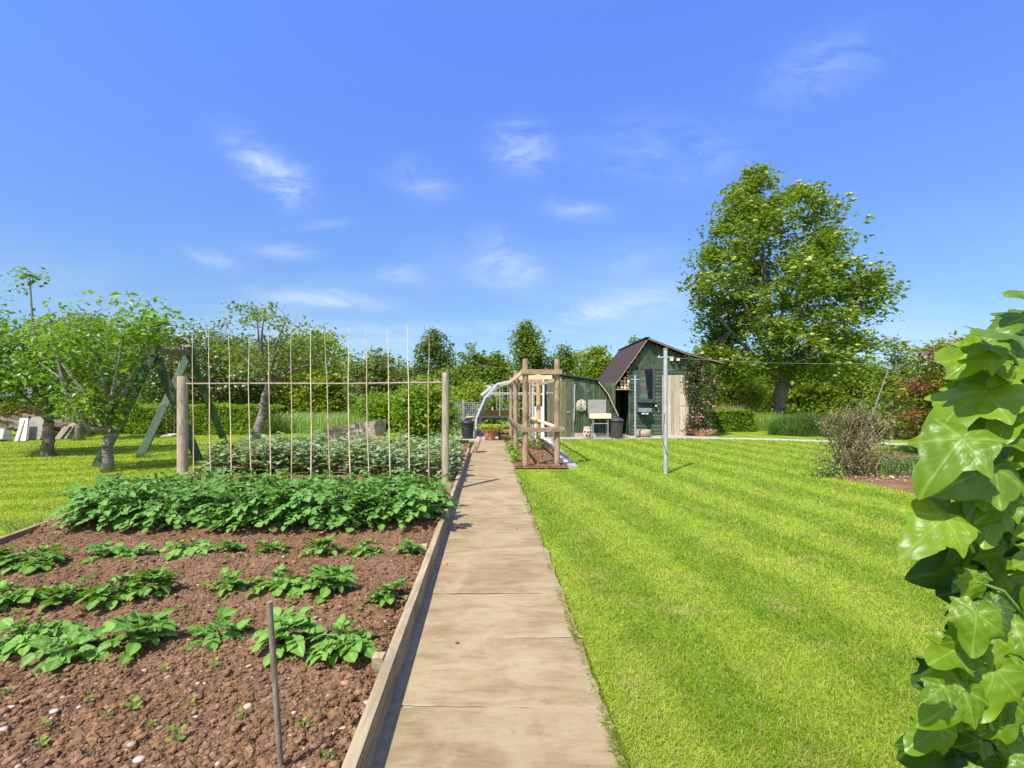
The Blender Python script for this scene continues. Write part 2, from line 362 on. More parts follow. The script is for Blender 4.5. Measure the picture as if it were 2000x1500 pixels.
M_STONE = surf('mossy_stone', (.26, .20, .12), (.44, .36, .26), 9, rough=.95, bmp=.9, bd=.03, c3=(.34, .25, .05), s3=5)
M_BRICK = surf('old_brick', (.36, .19, .13), (.52, .33, .25), 14, rough=.95, bmp=.6)
M_BLUE = surf('pale_blue_hose', (.30, .44, .52), (.42, .56, .64), 8, rough=.5)
M_STRAW = surf('straw', (.50, .36, .16), (.68, .52, .28), 20, rough=.9)
M_MOP = surf('mop_fibre', (.40, .36, .28), (.64, .60, .50), 30, (4, 4, .5), rough=.9)
M_BRONZE = surf('orange_wood', (.48, .17, .04), (.66, .28, .08), 6, (.6, 6, 6), .7, .4)
M_BARREL = surf('barrel_wood', (.26, .13, .06), (.40, .22, .11), 6, (6, 6, .6), .75, .3)
M_BARK = surf('grey_bark', (.10, .085, .068), (.27, .24, .20), 5, (1.2, 1.2, 6), .95, .9, .02, lo=.35, hi=.65)
M_BARKB = surf('brown_bark', (.10, .075, .052), (.26, .205, .15), 6, (3, 3, 1), .95, .9, .02)
M_TWIG = surf('twig', (.13, .085, .06), (.27, .19, .13), 12, rough=.9)
M_TWIGR = surf('reddish_twig', (.22, .16, .085), (.38, .29, .16), 12, rough=.9)
M_SLATE = surf('slate_roof', (.085, .072, .078), (.15, .13, .135), 5, (1, 6, 6), .8)
M_ORFLW = surf('orange_petals', (.75, .16, .02), (.85, .30, .04), 20, rough=.6)
m, t = new('glass'); gl = t.n('ShaderNodeBsdfGlossy', i_Color=(.9, .95, .95, 1), i_Roughness=.02); tr = t.n('ShaderNodeBsdfTransparent', i_Color=(.93, .96, .95, 1))
fr = t.n('ShaderNodeFresnel', i_IOR=1.5); out(t, t.n('ShaderNodeMixShader', i_0=fr.outputs[0], i_1=tr.outputs[0], i_2=gl.outputs[0])); M_GLASS = m
m, t = new('striped_curtain'); tc = t.n('ShaderNodeTexCoord').outputs['Object']; z = t.n('ShaderNodeSeparateXYZ', i_0=tc).outputs[2]
f1 = t.ramp(t.m('SINE', t.m('MULTIPLY', z, 34.0)), -.2, .2); f2 = t.ramp(t.m('SINE', t.m('MULTIPLY', z, 13.0)), .2, .5)
col = t.mix(f2, t.mix(f1, (.45, .62, .40), (.80, .76, .55)), (.78, .45, .30)); b = t.n('ShaderNodeBsdfPrincipled', i_Base_Color=col, i_Roughness=.9); out(t, b); M_CURT = m

L_POT = leaf('potato_leaf', (.082, .205, .022), (.205, .385, .052), .30, .5, .25, vein=(.30, .46, .14))
L_POTB = leaf('potato_leaf_mature', (.062, .185, .022), (.170, .350, .056), .28, .5, .30, vein=(.24, .40, .13))
L_BEAN = leaf('bean_leaf', (.110, .200, .060), (.37, .47, .27), .30, .5, .25, vein=(.38, .45, .28))
L_STEM = leaf('green_stem', (.12, .22, .05), (.22, .34, .09), .1, .6)
L_ROWAN = leaf('rowan_leaf', (.080, .150, .014), (.250, .350, .036), .42)
L_FLOW = surf('cream_blossom', (.32, .34, .07), (.44, .43, .14), 20, rough=.9)
L_WFLOW = surf('white_blossom', (.44, .44, .32), (.56, .56, .44), 20, rough=.9)
L_PEAR = leaf('pear_leaf', (.085, .185, .018), (.230, .380, .042), .40, .4, .4)
L_BACK = leaf('background_leaf', (.080, .145, .020), (.230, .320, .042), .45)
L_BACKD = leaf('dark_leaf', (.058, .105, .018), (.160, .220, .040), .42)
L_BACKY = leaf('yellow_leaf', (.135, .215, .020), (.320, .420, .040), .45)
L_WILLOW = leaf('willow_leaf', (.105, .165, .042), (.250, .310, .090), .42)
L_HEDGE = leaf('hedge_leaf', (.095, .190, .014), (.270, .410, .026), .40)
L_ROSE = leaf('rose_leaf', (.045, .080, .028), (.130, .150, .052), .28)
L_PINK = surf('pink_petals', (.50, .14, .20), (.66, .32, .33), 12, rough=.7)
L_ACER = leaf('nandina_leaf', (.100, .140, .016), (.330, .370, .036), .40)
L_RED = leaf('red_leaf', (.12, .028, .022), (.30, .095, .055), .3, tcol=(1.4, .8, .6))
L_GREYG = leaf('grey_green_leaf', (.085, .100, .040), (.21, .21, .09), .3)
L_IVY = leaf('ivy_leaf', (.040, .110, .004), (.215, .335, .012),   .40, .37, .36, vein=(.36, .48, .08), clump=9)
L_IVYD = leaf('ivy_leaf_old_shaded', (.022, .055, .006), (.050, .115, .010), .25, .36, .25, vein=(.12, .20, .04), clump=6)  # dark green of old leaves, also painting the shade inside the ivy mass
L_GRASS = leaf('long_grass', (.120, .230, .030), (.30, .42, .08), .4)
L_GRASSD = leaf('dark_tuft_grass', (.060, .130, .026), (.150, .240, .055), .35)
L_YEL = leaf('yellow_flower', (.42, .36, .02), (.66, .58, .06), .2, tcol=(1, 1, .4))
L_LIME = leaf('lime_leaf', (.14, .28, .02), (.28, .46, .05), .4)
L_BROWNH = leaf('brown_hedge_leaf', (.13, .11, .035), (.27, .23, .07), .3)

# ------------------------------------------------------------------ templates
QL = np.array([(0, 0, 0), (-.28, .45, .06), (0, 1, -.08), (.28, .45, .06)], dtype=np.float32)
QF = np.array([(0, 1, 2, 3)]); QF = np.array([(0, 3, 2, 1)])
QF2 = np.array([(0, 2, 1), (0, 3, 2)])
def frames(N, up=.5, wind=(0, 0, 0), size=.1, var=.3, aspect=1.0):
    """random leaf frames, normals biased upwards"""
    n = rs.normal(size=(N, 3)); n[:, 2] = np.abs(n[:, 2]) * (1 + up) + up; n /= np.linalg.norm(n, axis=1)[:, None]
    d = rs.normal(size=(N, 3)) + np.array(wind); d -= (d * n).sum(1)[:, None] * n; d /= np.linalg.norm(d, axis=1)[:, None] + 1e-9
    x = np.cross(d, n); s = size * np.exp(rs.normal(size=N) * var)
    M = np.stack([x * aspect, d, n], axis=2) * s[:, None, None]; return M
def cloud(acc, C, size, up=.5, wind=(0, 0, 0), var=.25, aspect=1.0, rnd=None):
    acc.batch(QL, QF2, C.astype(np.float32), frames(len(C), up, wind, size, var, aspect), rnd); return acc
def ico(sub=1):
    import bmesh
    bm = bmesh.new(); bmesh.ops.create_icosphere(bm, subdivisions=sub, radius=1)
    v = np.array([tuple(q.co) for q in bm.verts]); f = np.array([[a.index for a in q.verts] for q in bm.faces]); bm.free(); return v, f
ICO1, ICOF1 = ico(1); ICO2, ICOF2 = ico(2); ICO3, ICOF3 = ico(3)
def rough_ico(seed, sub=1, amp=.35):
    v, f = (ICO1, ICOF1) if sub == 1 else ((ICO2, ICOF2) if sub == 2 else (ICO3, ICOF3))
    k = fbm(v[:, 0] * 1.3 + seed * 7.1, v[:, 1] * 1.3, v[:, 2] * 1.3 + 9, 3, seed); return v * (1 - amp + 2 * amp * k)[:, None], f
def rotz(N, sx=(1, 1), sz=(1, 1), size=None):
    a = rs.rand(N) * 2 * math.pi; M = np.zeros((N, 3, 3)); c, s = np.cos(a), np.sin(a)
    M[:, 0, 0], M[:, 0, 1], M[:, 1, 0], M[:, 1, 1], M[:, 2, 2] = c, -s, s, c, 1
    k = np.stack([rs.uniform(*sx, N), rs.uniform(*sx, N), rs.uniform(*sz, N)], 1); M = M * k[:, None, :]
    return M * size[:, None, None]

# ------------------------------------------------------------------ ground, lawn, path
XR = lambda Y: .463 - .0497 * Y       # right edge of the path
XL = lambda Y: -.394 - .0504 * Y      # left edge of the path (outer face of the bed board)
XBL = lambda Y: -4.1 - .235 * (Y - 3.9)   # left edge of the vegetable bed
a = Acc()
ex = np.concatenate([[-3000, -800, -200], np.linspace(-60, 60, 61), [200, 800, 3000]]); ey = np.concatenate([[-300, -50], np.linspace(-4, 60, 33), [200, 800, 4000]])
gx, gy = np.meshgrid(ex, ey); V = np.stack([gx.ravel(), gy.ravel(), np.zeros(gx.size)], 1); nx = len(ex)
a.add(V, [(j * nx + i, j * nx + i + 1, (j + 1) * nx + i + 1, (j + 1) * nx + i) for j in range(len(ey) - 1) for i in range(nx - 1)])
a.build('lawn', M_LAWN, kind='structure')

a = Acc(); a.prism([(XL(.3), .3), (XR(.3), .3), (XR(14.2), 14.2), (XL(14.2), 14.2)], 'z', .004, .020)
a.build('path_bedding', M_MORTAR, kind='structure')
a = Acc(); Y0 = .25; k = 0
while Y0 < 14.1:
    Y1 = Y0 + .56; r = random.random(); n1, n2 = 26, 8
    sk = random.uniform(-.012, .012); zt = .028 + random.uniform(-.002, .002)
    xs = np.linspace(0, 1, n1); Va, Fa = [], []
    for e, (yy, s_) in enumerate([(Y0 + .001, 0)] + [(Y0 + .006 + (Y1 - Y0 - .012) * q_ / 12, 1) for q_ in range(13)] + [(Y1 - .001, 0)]):
        for i, q in enumerate(xs):
            xl, xr = XL(yy) + .045, XR(yy) + .010 + (fbm(np.array([yy * 11.]), np.array([3.3]), None, 3)[0] - .5) * .05 * (1 if s_ or True else 0)
            inset = .004 if s_ else 0
            x_ = (xl + inset) + (xr - xl - 2 * inset) * q; wob = (vnoise(np.array([x_ * 14]), np.array([Y0 * 3 + (e > 7) * 5.]))[0] - .5) * .010 * (1 if e < 2 or e > 12 else 0)
            Va.append((x_, yy + wob + sk * (q - .5) * 2, zt if s_ else zt - .003))
    for e in range(14):
        for i in range(n1 - 1): Fa.append((e * n1 + i, e * n1 + i + 1, (e + 1) * n1 + i + 1, (e + 1) * n1 + i))
    a.add(Va, Fa, r)
    bt = [(XL(Y0) + .045, Y0 + .005, 0), (XR(Y0) - .012, Y0 + .005, 0), (XR(Y1) - .012, Y1 - .005, 0), (XL(Y1) + .045, Y1 - .005, 0)]
    tp = [(p[0], p[1], zt - .007) for p in bt]
    a.add(bt + tp, [(0, 1, 5, 4), (1, 2, 6, 5), (2, 3, 7, 6), (3, 0, 4, 7)], r)
    Y0 = Y1
a.build('garden_path', M_SLAB, kind='structure')
# concrete yard in front of the sheds and the thin path running off to the right
a = Acc(); a.prism([(-1.9, 14.22), (-.2, 14.20), (1.15, 14.35), (1.3, 14.75), (3.9, 14.95), (5.6, 15.02), (5.5, 16.2), (4.1, 16.3), (3.2, 17.6), (-1.9, 17.6)], 'z', .004, .024)
a.build('yard', M_CONC, kind='structure')
fr_ = [(5.6, 15.02), (7.6, 14.5), (9.8, 13.35), (10.6, 12.4), (13.5, 10.5)]; bk_ = [(14, 11.1), (11.0, 12.9), (10.1, 13.8), (7.8, 14.95), (5.55, 15.4)]
a = Acc(); a.prism(fr_ + bk_, 'z', .004, .020); a.build('side_path', M_CONCL, kind='structure')

# vegetable bed : soil sheet with clods and earthed-up rows
ROWS = [2.22, 2.80, 3.42]
def soil_z(X, Y, amp=1.0):
    z = .085 + .022 * (fbm(X * 2.2, Y * 2.2, None, 3, 3) - .5)
    for ry in ROWS: z = z + .030 * np.exp(-((Y - ry - .03) / .12) ** 2)
    for ry in (4.45, 4.95, 5.45): z = z + .05 * np.exp(-((Y - ry) / .17) ** 2)
    z = z + amp * .036 * (fbm(X * 22, Y * 22, None, 3, 11, .6) - .5) + amp * .026 * np.maximum(fbm(X * 55, Y * 55, None, 2, 21) - .5, 0)
    return z
def bed_left(Y): return np.where(Y < 10.8, XBL(Y), XBL(10.8) + (Y - 10.8) * .70)
def bed_right(Y): return XL(Y) - .045
ny, nx = 620, 460
Ys = 1.15 * (12.9 / 1.15) ** np.linspace(0, 1, ny); S = np.linspace(0, 1, nx)
# concentrate columns to the right where the bed is near the camera
SS, YY = np.meshgrid(S, Ys); XX = bed_left(YY) + (bed_right(YY) - bed_left(YY)) * SS ** .92
ZZ = soil_z(XX, YY)
ZZ = ZZ - .05 * np.clip((XX - bed_right(YY) + .10) / .10, 0, 1) * 0.4
V = np.stack([XX.ravel(), YY.ravel(), ZZ.ravel()], 1)
i0 = (np.arange(ny - 1)[:, None] * nx + np.arange(nx - 1)[None]).ravel()
a = Acc(); a.add(V, np.stack([i0, i0 + 1, i0 + 1 + nx, i0 + nx], 1)); a.build('vegetable_bed_soil', M_SOIL, smooth=True, kind='structure')

def sample_bed(N, y0, y1, power=1.6):
    u_ = rs.rand(N); Y = (y0 ** (1 - power) + u_ * (y1 ** (1 - power) - y0 ** (1 - power))) ** (1 / (1 - power))
    lo, hi = np.maximum(bed_left(Y), -1.12 * Y - 1.5), bed_right(Y); X = lo + (hi - lo) * rs.rand(N); return X, Y
a = Acc()
for k in range(6):
    X, Y = sample_bed(18000, 1.3, 6.4, 1.8); s = np.exp(rs.normal(size=len(X)) * .6) * .0038; s = np.clip(s, .0018, .019)
    v, f = rough_ico(k, 1 if k % 2 else 2, .55); a.batch(v, f, np.stack([X, Y, soil_z(X, Y) + s * .2], 1), rotz(len(X), (.7, 1.2), (.5, .9), s))
a.build('soil_clods', M_CLOD, kind='stuff', label='crumbly brown clods of dug soil on the bed', cat='soil')
a = Acc()
for k in range(4):
    X, Y = sample_bed(520, 1.3, 6.0, 1.5); s = np.clip(np.exp(rs.normal(size=len(X)) * .55) * .0045, .0025, .012)
    v, f = rough_ico(30 + k, 2, .25); a.batch(v, f, np.stack([X, Y, soil_z(X, Y) + s * .35], 1), rotz(len(X), (.6, 1.4), (.35, .7), s))
a.build('pebbles', M_PEB, smooth=True, kind='stuff', label='pale small pebbles scattered over the brown soil', cat='pebbles')

def stone(u, v, r_, mat, label, flat=.5, seed=0):
    p = G(u, v, .10); a = Acc(); vv, f = rough_ico(50 + seed, 2, .3)
    z = float(soil_z(np.array([p.x]), np.array([p.y]))[0])
    a.add(vv * np.array([r_ * 1.25, r_, r_ * flat]) + np.array([p.x, p.y, z + r_ * flat * .4]), f)
    a.build('stone', mat, smooth=True, label=label, cat='stone', group='larger stones lying on the soil')
M_PINKS = surf('pink_stone', (.46, .25, .19), (.58, .36, .28), 20, rough=.9); M_TANS = surf('tan_stone', (.40, .30, .22), (.54, .43, .34), 20, rough=.9)
stone(674, 1328, .018, M_TERRA, 'flat orange red brick fragment on soil, nearest to the kerb board', .3, 1)
stone(483, 1370, .015, M_PINKS, 'angular pink stone on soil below the dark cane stake', .7, 2)
stone(272, 1478, .015, M_TANS, 'round tan stone at the very front of the bed', .6, 3)
stone(6, 1424, .012, M_PINKS, 'pinkish stone at the left front corner of the bed', .6, 4)
stone(145, 1349, .014, M_TANS, 'flat tan stone in front of the first potato row, left side', .5, 5)
stone(105, 1391, .012, M_TANS, 'small grey tan stone left of the leafy seedling', .6, 6)
stone(430, 1484, .012, M_TANS, 'pale stone beside the foot of the dark cane', .6, 7)
stone(715, 1370, .012, M_PINKS, 'small pink stone beside the kerb board near the front', .8, 8)

# bed boards
def plank_run(name, p, label, cat='edging', w_=.042, h_=.15, mat=M_BOARD, segs=1, parent=None):
    a = Acc()
    for i in range(len(p) - 1): a.beam(Vector((p[i][0], p[i][1], h_ / 2 - .002)), Vector((p[i + 1][0], p[i + 1][1], h_ / 2 - .002)), w_, h_ + .004, rnd=random.random())
    return a.build(name, mat, parent, bevel=.004, label=label, cat=cat) if parent is None else a.build(name, mat, parent, bevel=.004)
kb = thing('timber_kerb', 'long weathered timber board edging the vegetable bed along the path', 'edging', (XL(3) - .022, 3, 0))
for (y0, y1) in ((.4, 2.62), (2.625, 5.2), (5.205, 8.1), (8.105, 10.85)):
    a = Acc(); z0 = .072
    for j, (zz, dx) in enumerate([(0, 0)]):
        a.beam((XL(y0) - .022, y0, z0), (XL(y1) - .022, y1, z0), .044, .148, rnd=random.random())
        for q in range(5):   # grooved outer face
            zq = .022 + q * .026
            a.beam((XL(y0) + .0015, y0 + .002, zq), (XL(y1) + .0015, y1 - .002, zq), .004, .016, rnd=.35)
    a.build('board', M_BOARD, kb, bevel=.003)
for (y, h) in ((2.10, .145), (3.60, .17), (5.05, .15), (6.0, .17), (8.2, .15)):
    a = Acc(); a.box((XL(y) - .075, y, h / 2), (.05, .05, h)); a.build('peg', M_BOARD, kb, bevel=.004)
plank_run('timber_kerb', [(XBL(2.5), 2.5), (XBL(6.4), 6.4), (XBL(10.8), 10.8)], 'dark timber board edging the bed on the left lawn side', h_=.135, mat=M_ROUGHB)
plank_run('timber_kerb', [(-4.25, 12.93), (-1.15, 12.93)], 'weathered board at the far end of the bed near the wooden planter', h_=.14)
BU = Vector((XL(11.0), 11.0, 0))
# broken slab leaning on the end of the kerb
a = Acc(); vv, f = rough_ico(77, 2, .12); rot = np.array(Matrix.Rotation(R(18), 3, 'Y') @ Matrix.Rotation(R(14), 3, 'X'))
cub = np.sign(vv) * np.abs(vv) ** .35
a.add((cub * np.array([.06, .16, .17])) @ rot.T + np.array([-.80, 11.0, .2]), f); a.build('brick', M_BRICK, label='broken reddish slab leaning against the far end of the kerb board', cat='brick', bevel=0)

# fruit bed
FX0, FX1 = lambda Y: XR(Y) + .01, lambda Y: 1.00 - .012 * (Y - 8.7)
ny, nx = 120, 50
SS, YY = np.meshgrid(np.linspace(0, 1, nx), np.linspace(8.55, 14.2, ny)); XX = FX0(YY) + (FX1(YY) - FX0(YY)) * SS
ZZ = .025 + .03 * fbm(XX * 12, YY * 12, None, 4, 5, .6) * np.clip(np.minimum(SS, 1 - SS) * 12, 0, 1) * np.clip((YY - 8.55) * 8, 0, 1)
i0 = (np.arange(ny - 1)[:, None] * nx + np.arange(nx - 1)[None]).ravel()
a = Acc(); a.add(np.stack([XX.ravel(), YY.ravel(), ZZ.ravel()], 1), np.stack([i0, i0 + 1, i0 + 1 + nx, i0 + nx], 1)); a.build('fruit_bed_soil', M_SOIL, smooth=True, kind='structure')
a = Acc()
for k in range(3):
    N = 900; Y = rs.uniform(8.6, 14.1, N); X = FX0(Y) + .03 + (FX1(Y) - FX0(Y) - .06) * rs.rand(N); s = np.clip(np.exp(rs.normal(size=N) * .4) * .014, .007, .035)
    v, f = rough_ico(k + 9, 1, .38); a.batch(v, f, np.stack([X, Y, .04 + s * .2], 1), rotz(N, (.7, 1.2), (.5, .9), s))
a.build('soil_clods', M_CLOD, kind='stuff', label='crumbly clods in the narrow bed under the post frame', cat='soil')
a = Acc(); yy = 8.72
while yy < 14.2: a.box((FX1(yy) + .095, yy + .29, .022), (.17, .57, .044), rnd=random.random()); yy += .585
a.build('paved_edging', M_CONCL, bevel=.004, label='row of pale concrete slabs between the fruit bed and lawn', cat='edging')

# right border bed
bp = [G(u, v) for (u, v) in ((1590, 922), (1640, 936), (1700, 946), (1780, 962), (1850, 975), (2060, 1000), (2100, 905), (1850, 888), (1700, 884), (1620, 902))]
from mathutils.geometry import tessellate_polygon
nb = len(bp); cx_ = sum((p for p in bp), Vector()) / nb; a = Acc(); Vv = [(cx_.x, cx_.y, .035)]
for rr, zz in ((.6, .035), (.93, .025), (1.0, .004)):
    for i in range(nb * 4):
        p = bp[i // 4].lerp(bp[(i // 4 + 1) % nb], (i % 4) / 4); q = cx_.lerp(p, rr); Vv.append((q.x, q.y, zz + .02 * random.random() * (rr < 1)))
n4 = nb * 4; a.add(Vv, [(0, 1 + i, 1 + (i + 1) % n4) for i in range(n4)]); a2 = [(1 + r_ * n4 + i, 1 + (r_ + 1) * n4 + i, 1 + (r_ + 1) * n4 + (i + 1) % n4, 1 + r_ * n4 + (i + 1) % n4) for r_ in (0, 1) for i in range(n4)]
a.F.append(np.array(a2)); a.build('border_soil', M_SOIL, kind='structure')
border_poly = [(p.x, p.y) for p in bp]
def inpoly(X, Y, poly):
    r_ = np.zeros(X.shape, bool); n = len(poly)
    for i in range(n):
        x1, y1 = poly[i]; x2, y2 = poly[(i + 1) % n]
        c = ((y1 > Y) != (y2 > Y)) & (X < (x2 - x1) * (Y - y1) / (y2 - y1 + 1e-12) + x1); r_ ^= c
    return r_
# distant hill
a = Acc(); hp = []
for i in range(80):
    x = -420 + i * 10.5; h = 20 + 17 * math.exp(-((x + 125) / 90) ** 2) + 10 * math.exp(-((x - 250) / 120) ** 2) + 2.0 * vnoise(np.array([i * .8]), np.array([0.]))[0] * 2
    hp.append((x, h))
V = []
for (x, h) in hp:
    for (yy, q) in ((430, 0), (500, .5), (560, .9), (600, 1), (700, .6), (900, 0)): V.append((x * yy / 600, yy, h * q - (.0 if q else .5)))
a.add(V, [(i * 6 + j, (i + 1) * 6 + j, (i + 1) * 6 + j + 1, i * 6 + j + 1) for i in range(79) for j in range(5)])
M_HILL = surf('far_hill', (.035, .062, .040), (.060, .090, .055), .05, rough=1)
a.build('hill', M_HILL, smooth=True, kind='structure')

# ------------------------------------------------------------------ lawn blades
def blades(N, xlo, xhi, mask, ymin, ymax, p, hgt, wid, grow):
    u_ = rs.rand(N); Y = (ymin ** (1 - p) + u_ * (ymax ** (1 - p) - ymin ** (1 - p))) ** (1 / (1 - p))
    lo, hi = np.maximum(xlo(Y), -1.1 * Y - 1.8), np.minimum(xhi(Y), 1.1 * Y + 1.2)
    ok = hi > lo; X = lo + (hi - lo) * rs.rand(N); keep = ok & mask(X, Y) & (rs.rand(N) < (hi - lo) / (2.2 * Y + 1.5)); X, Y = X[keep], Y[keep]; n = len(X)
    g_ = 1 + grow * np.maximum(Y - 2, 0); h = hgt * np.exp(rs.normal(size=n) * .3) * (1 + .10 * np.maximum(Y - 2, 0)); wd = wid * g_
    az = rs.rand(n) * 2 * math.pi; lean = np.abs(rs.normal(size=n)) * .75 + .25
    d = np.stack([np.cos(az), np.sin(az)], 1); pr = np.stack([-np.sin(az + rs.normal(size=n)), np.cos(az)], 1)
    V = np.zeros((n, 5, 3)); b0 = np.stack([X, Y, np.full(n, .001)], 1)
    V[:, 0] = b0; V[:, 0, :2] -= pr * wd[:, None] / 2; V[:, 1] = b0; V[:, 1, :2] += pr * wd[:, None] / 2
    mid = b0.copy(); mid[:, :2] += d * (lean * h * .35)[:, None]; mid[:, 2] += h * .6
    V[:, 2] = mid; V[:, 2, :2] += pr * wd[:, None] * .4; V[:, 3] = mid; V[:, 3, :2] -= pr * wd[:, None] * .4
    V[:, 4] = b0; V[:, 4, :2] += d * (lean * h)[:, None]; V[:, 4, 2] += h * (1.05 - .35 * np.minimum(lean, 1.6))
    a = Acc(); r_ = rs.rand(n); idx = (np.arange(n) * 5)[:, None]
    a.add(V.reshape(-1, 3), np.array([[0, 1, 2, 3]]) + idx, np.repeat(r_, 5)); a.F.append(np.array([[3, 2, 4]]) + idx)
    return a
def mask_r(X, Y):
    m_ = ~((Y > 8.5) & (Y < 14.3) & (X < FX1(Y) + .19)) & (Y < np.interp(X, [-2, 1.3, 3.9, 5.6, 7.6, 9.8, 10.6, 13.5], [14.1, 14.7, 14.93, 15.0, 14.48, 13.33, 12.38, 10.4]))
    return m_ & ~inpoly(X, Y, border_poly)
a = blades(680000, lambda Y: XR(Y) - .006, lambda Y: Y * 1.1 + 1.2, mask_r, 1.35, 15.0, 1.55, .017, .0026, .34)
a.build('lawn_grass', M_BLADE, kind='stuff', label='short striped mown grass of the lawn right of the path', cat='grass')
mask_l = lambda X, Y: X < bed_left(Y) - .03
a = blades(560000, lambda Y: -1.1 * Y - 1.8, lambda Y: bed_left(Y), mask_l, 1.6, 17.0, 1.3, .012, .0035, .30)
a.build('lawn_grass', M_BLADE, kind='stuff', label='short sunlit mown grass of the lawn left of the bed', cat='grass')

# longer blades leaning over the edge of the slabs
n = 7000; Y = 1.4 * (14.0 / 1.4) ** rs.rand(n); Y = Y[(Y < 8.5)]; n = len(Y); wob = fbm(Y * 6, Y * 0, None, 3, 8); X = XR(Y) + rs.uniform(-.016, .02, n)
a = Acc(); h = rs.uniform(.006, .030, n) * (.1 + 1.4 * wob); V = np.zeros((n, 3, 3)); wd = .0022 * (1 + .3 * Y); V[:, 0] = np.stack([X, Y - wd, X * 0 + .018], 1); V[:, 1] = np.stack([X, Y + wd, X * 0 + .018], 1)
V[:, 2] = np.stack([X - h * rs.uniform(.2, 1.8, n), Y + rs.normal(size=n) * .012, .028 + h * rs.uniform(.3, .9, n)], 1)
a.add(V.reshape(-1, 3), np.array([[0, 1, 2]]) + (np.arange(n) * 3)[:, None], np.repeat(rs.rand(n) * .8, 3)); a.build('edge_grass', M_BLADE, kind='stuff', label='fringe of grass creeping over the right edge of the path', cat='grass')

def tuft(name, loc, r_, h, n, label, mat=L_GRASSD, cat='grass tuft', group=None, wd=.006):
    a = Acc(); az = rs.rand(n) * 2 * math.pi; rr = r_ * np.sqrt(rs.rand(n)) * .6; b0 = np.stack([loc[0] + rr * np.cos(az), loc[1] + rr * np.sin(az), np.zeros(n) + (loc[2] if len(loc) > 2 else 0)], 1)
    hh = h * rs.uniform(.45, 1.05, n); out_ = np.stack([np.cos(az), np.sin(az), np.zeros(n)], 1) * (r_ * rs.uniform(.1, 1.0, n))[:, None]
    pr = np.stack([-np.sin(az + rs.normal(size=n)), np.cos(az), np.zeros(n)], 1); V = np.zeros((n, 7, 3))
    for k, tt in enumerate((0, .45, .8)):
        c = b0 + out_ * tt ** 1.8; c[:, 2] += hh * (tt - .12 * tt * tt); V[:, 2 * k] = c - pr * wd * (1 - tt * .6) / 2; V[:, 2 * k + 1] = c + pr * wd * (1 - tt * .6) / 2
    c = b0 + out_; c[:, 2] += hh * .9; V[:, 6] = c; idx = (np.arange(n) * 7)[:, None]
    a.add(V.reshape(-1, 3), np.array([[0, 1, 3, 2]]) + idx, np.repeat(rs.rand(n), 7)); a.F.append(np.array([[2, 3, 5, 4]]) + idx); a.F.append(np.array([[4, 5, 6]]) + idx)
    return a.build(name, mat, label=label, cat=cat, group=group) if label else a

# ------------------------------------------------------------------ crops
def leaflet(nl=6, nw=4, width=.33, fold=.12, droop=.3, pucker=.02, seed=0, shape=.75):
    V, Vn = [], []
    for i in range(nl + 1):
        tt = i / nl; ww = width * math.sin(math.pi * min(1, tt ** shape)) ** .8 + .004
        for j in range(nw + 1):
            s_ = (j / nw - .5) * 2
            x = ww * s_; y = tt - .10 * abs(s_) * math.sin(math.pi * tt) * 0 ; z = fold * abs(s_) * math.sin(math.pi * tt) - droop * tt * tt + pucker * math.sin(tt * 19 + abs(s_) * 3)
            V.append((x, y, z)); lat = max(0, 1 - abs(((tt - .35 * abs(s_)) * 5) % 1 - .5) * 5) * .5
            Vn.append(1.0 if j == nw // 2 else lat)
    Fc = [(i * (nw + 1) + j, i * (nw + 1) + j + 1, (i + 1) * (nw + 1) + j + 1, (i + 1) * (nw + 1) + j) for i in range(nl) for j in range(nw)]
    return np.array(V), np.array(Fc), np.array(Vn)
PLT = [leaflet(9, 4, .40, .10, .10, .026), leaflet(9, 4, .37, .16, .18, .03), leaflet(9, 4, .44, .05, .04, .026)]
def place_leaf(acc, tpl, base, direction, normal, size, rnd=None):
    d = Vector(direction).normalized(); n = Vector(normal); n = (n - d * n.dot(d))
    if n.length < 1e-3: n = Vector((0, 0, 1)) - d * d.z
    n.normalize(); x = d.cross(n); M = np.array(Matrix((x, d, n)).transposed()) * size
    acc.batch(tpl[0], tpl[1], np.array([tuple(base)]), M[None], np.array([random.random() if rnd is None else rnd]), tpl[2])
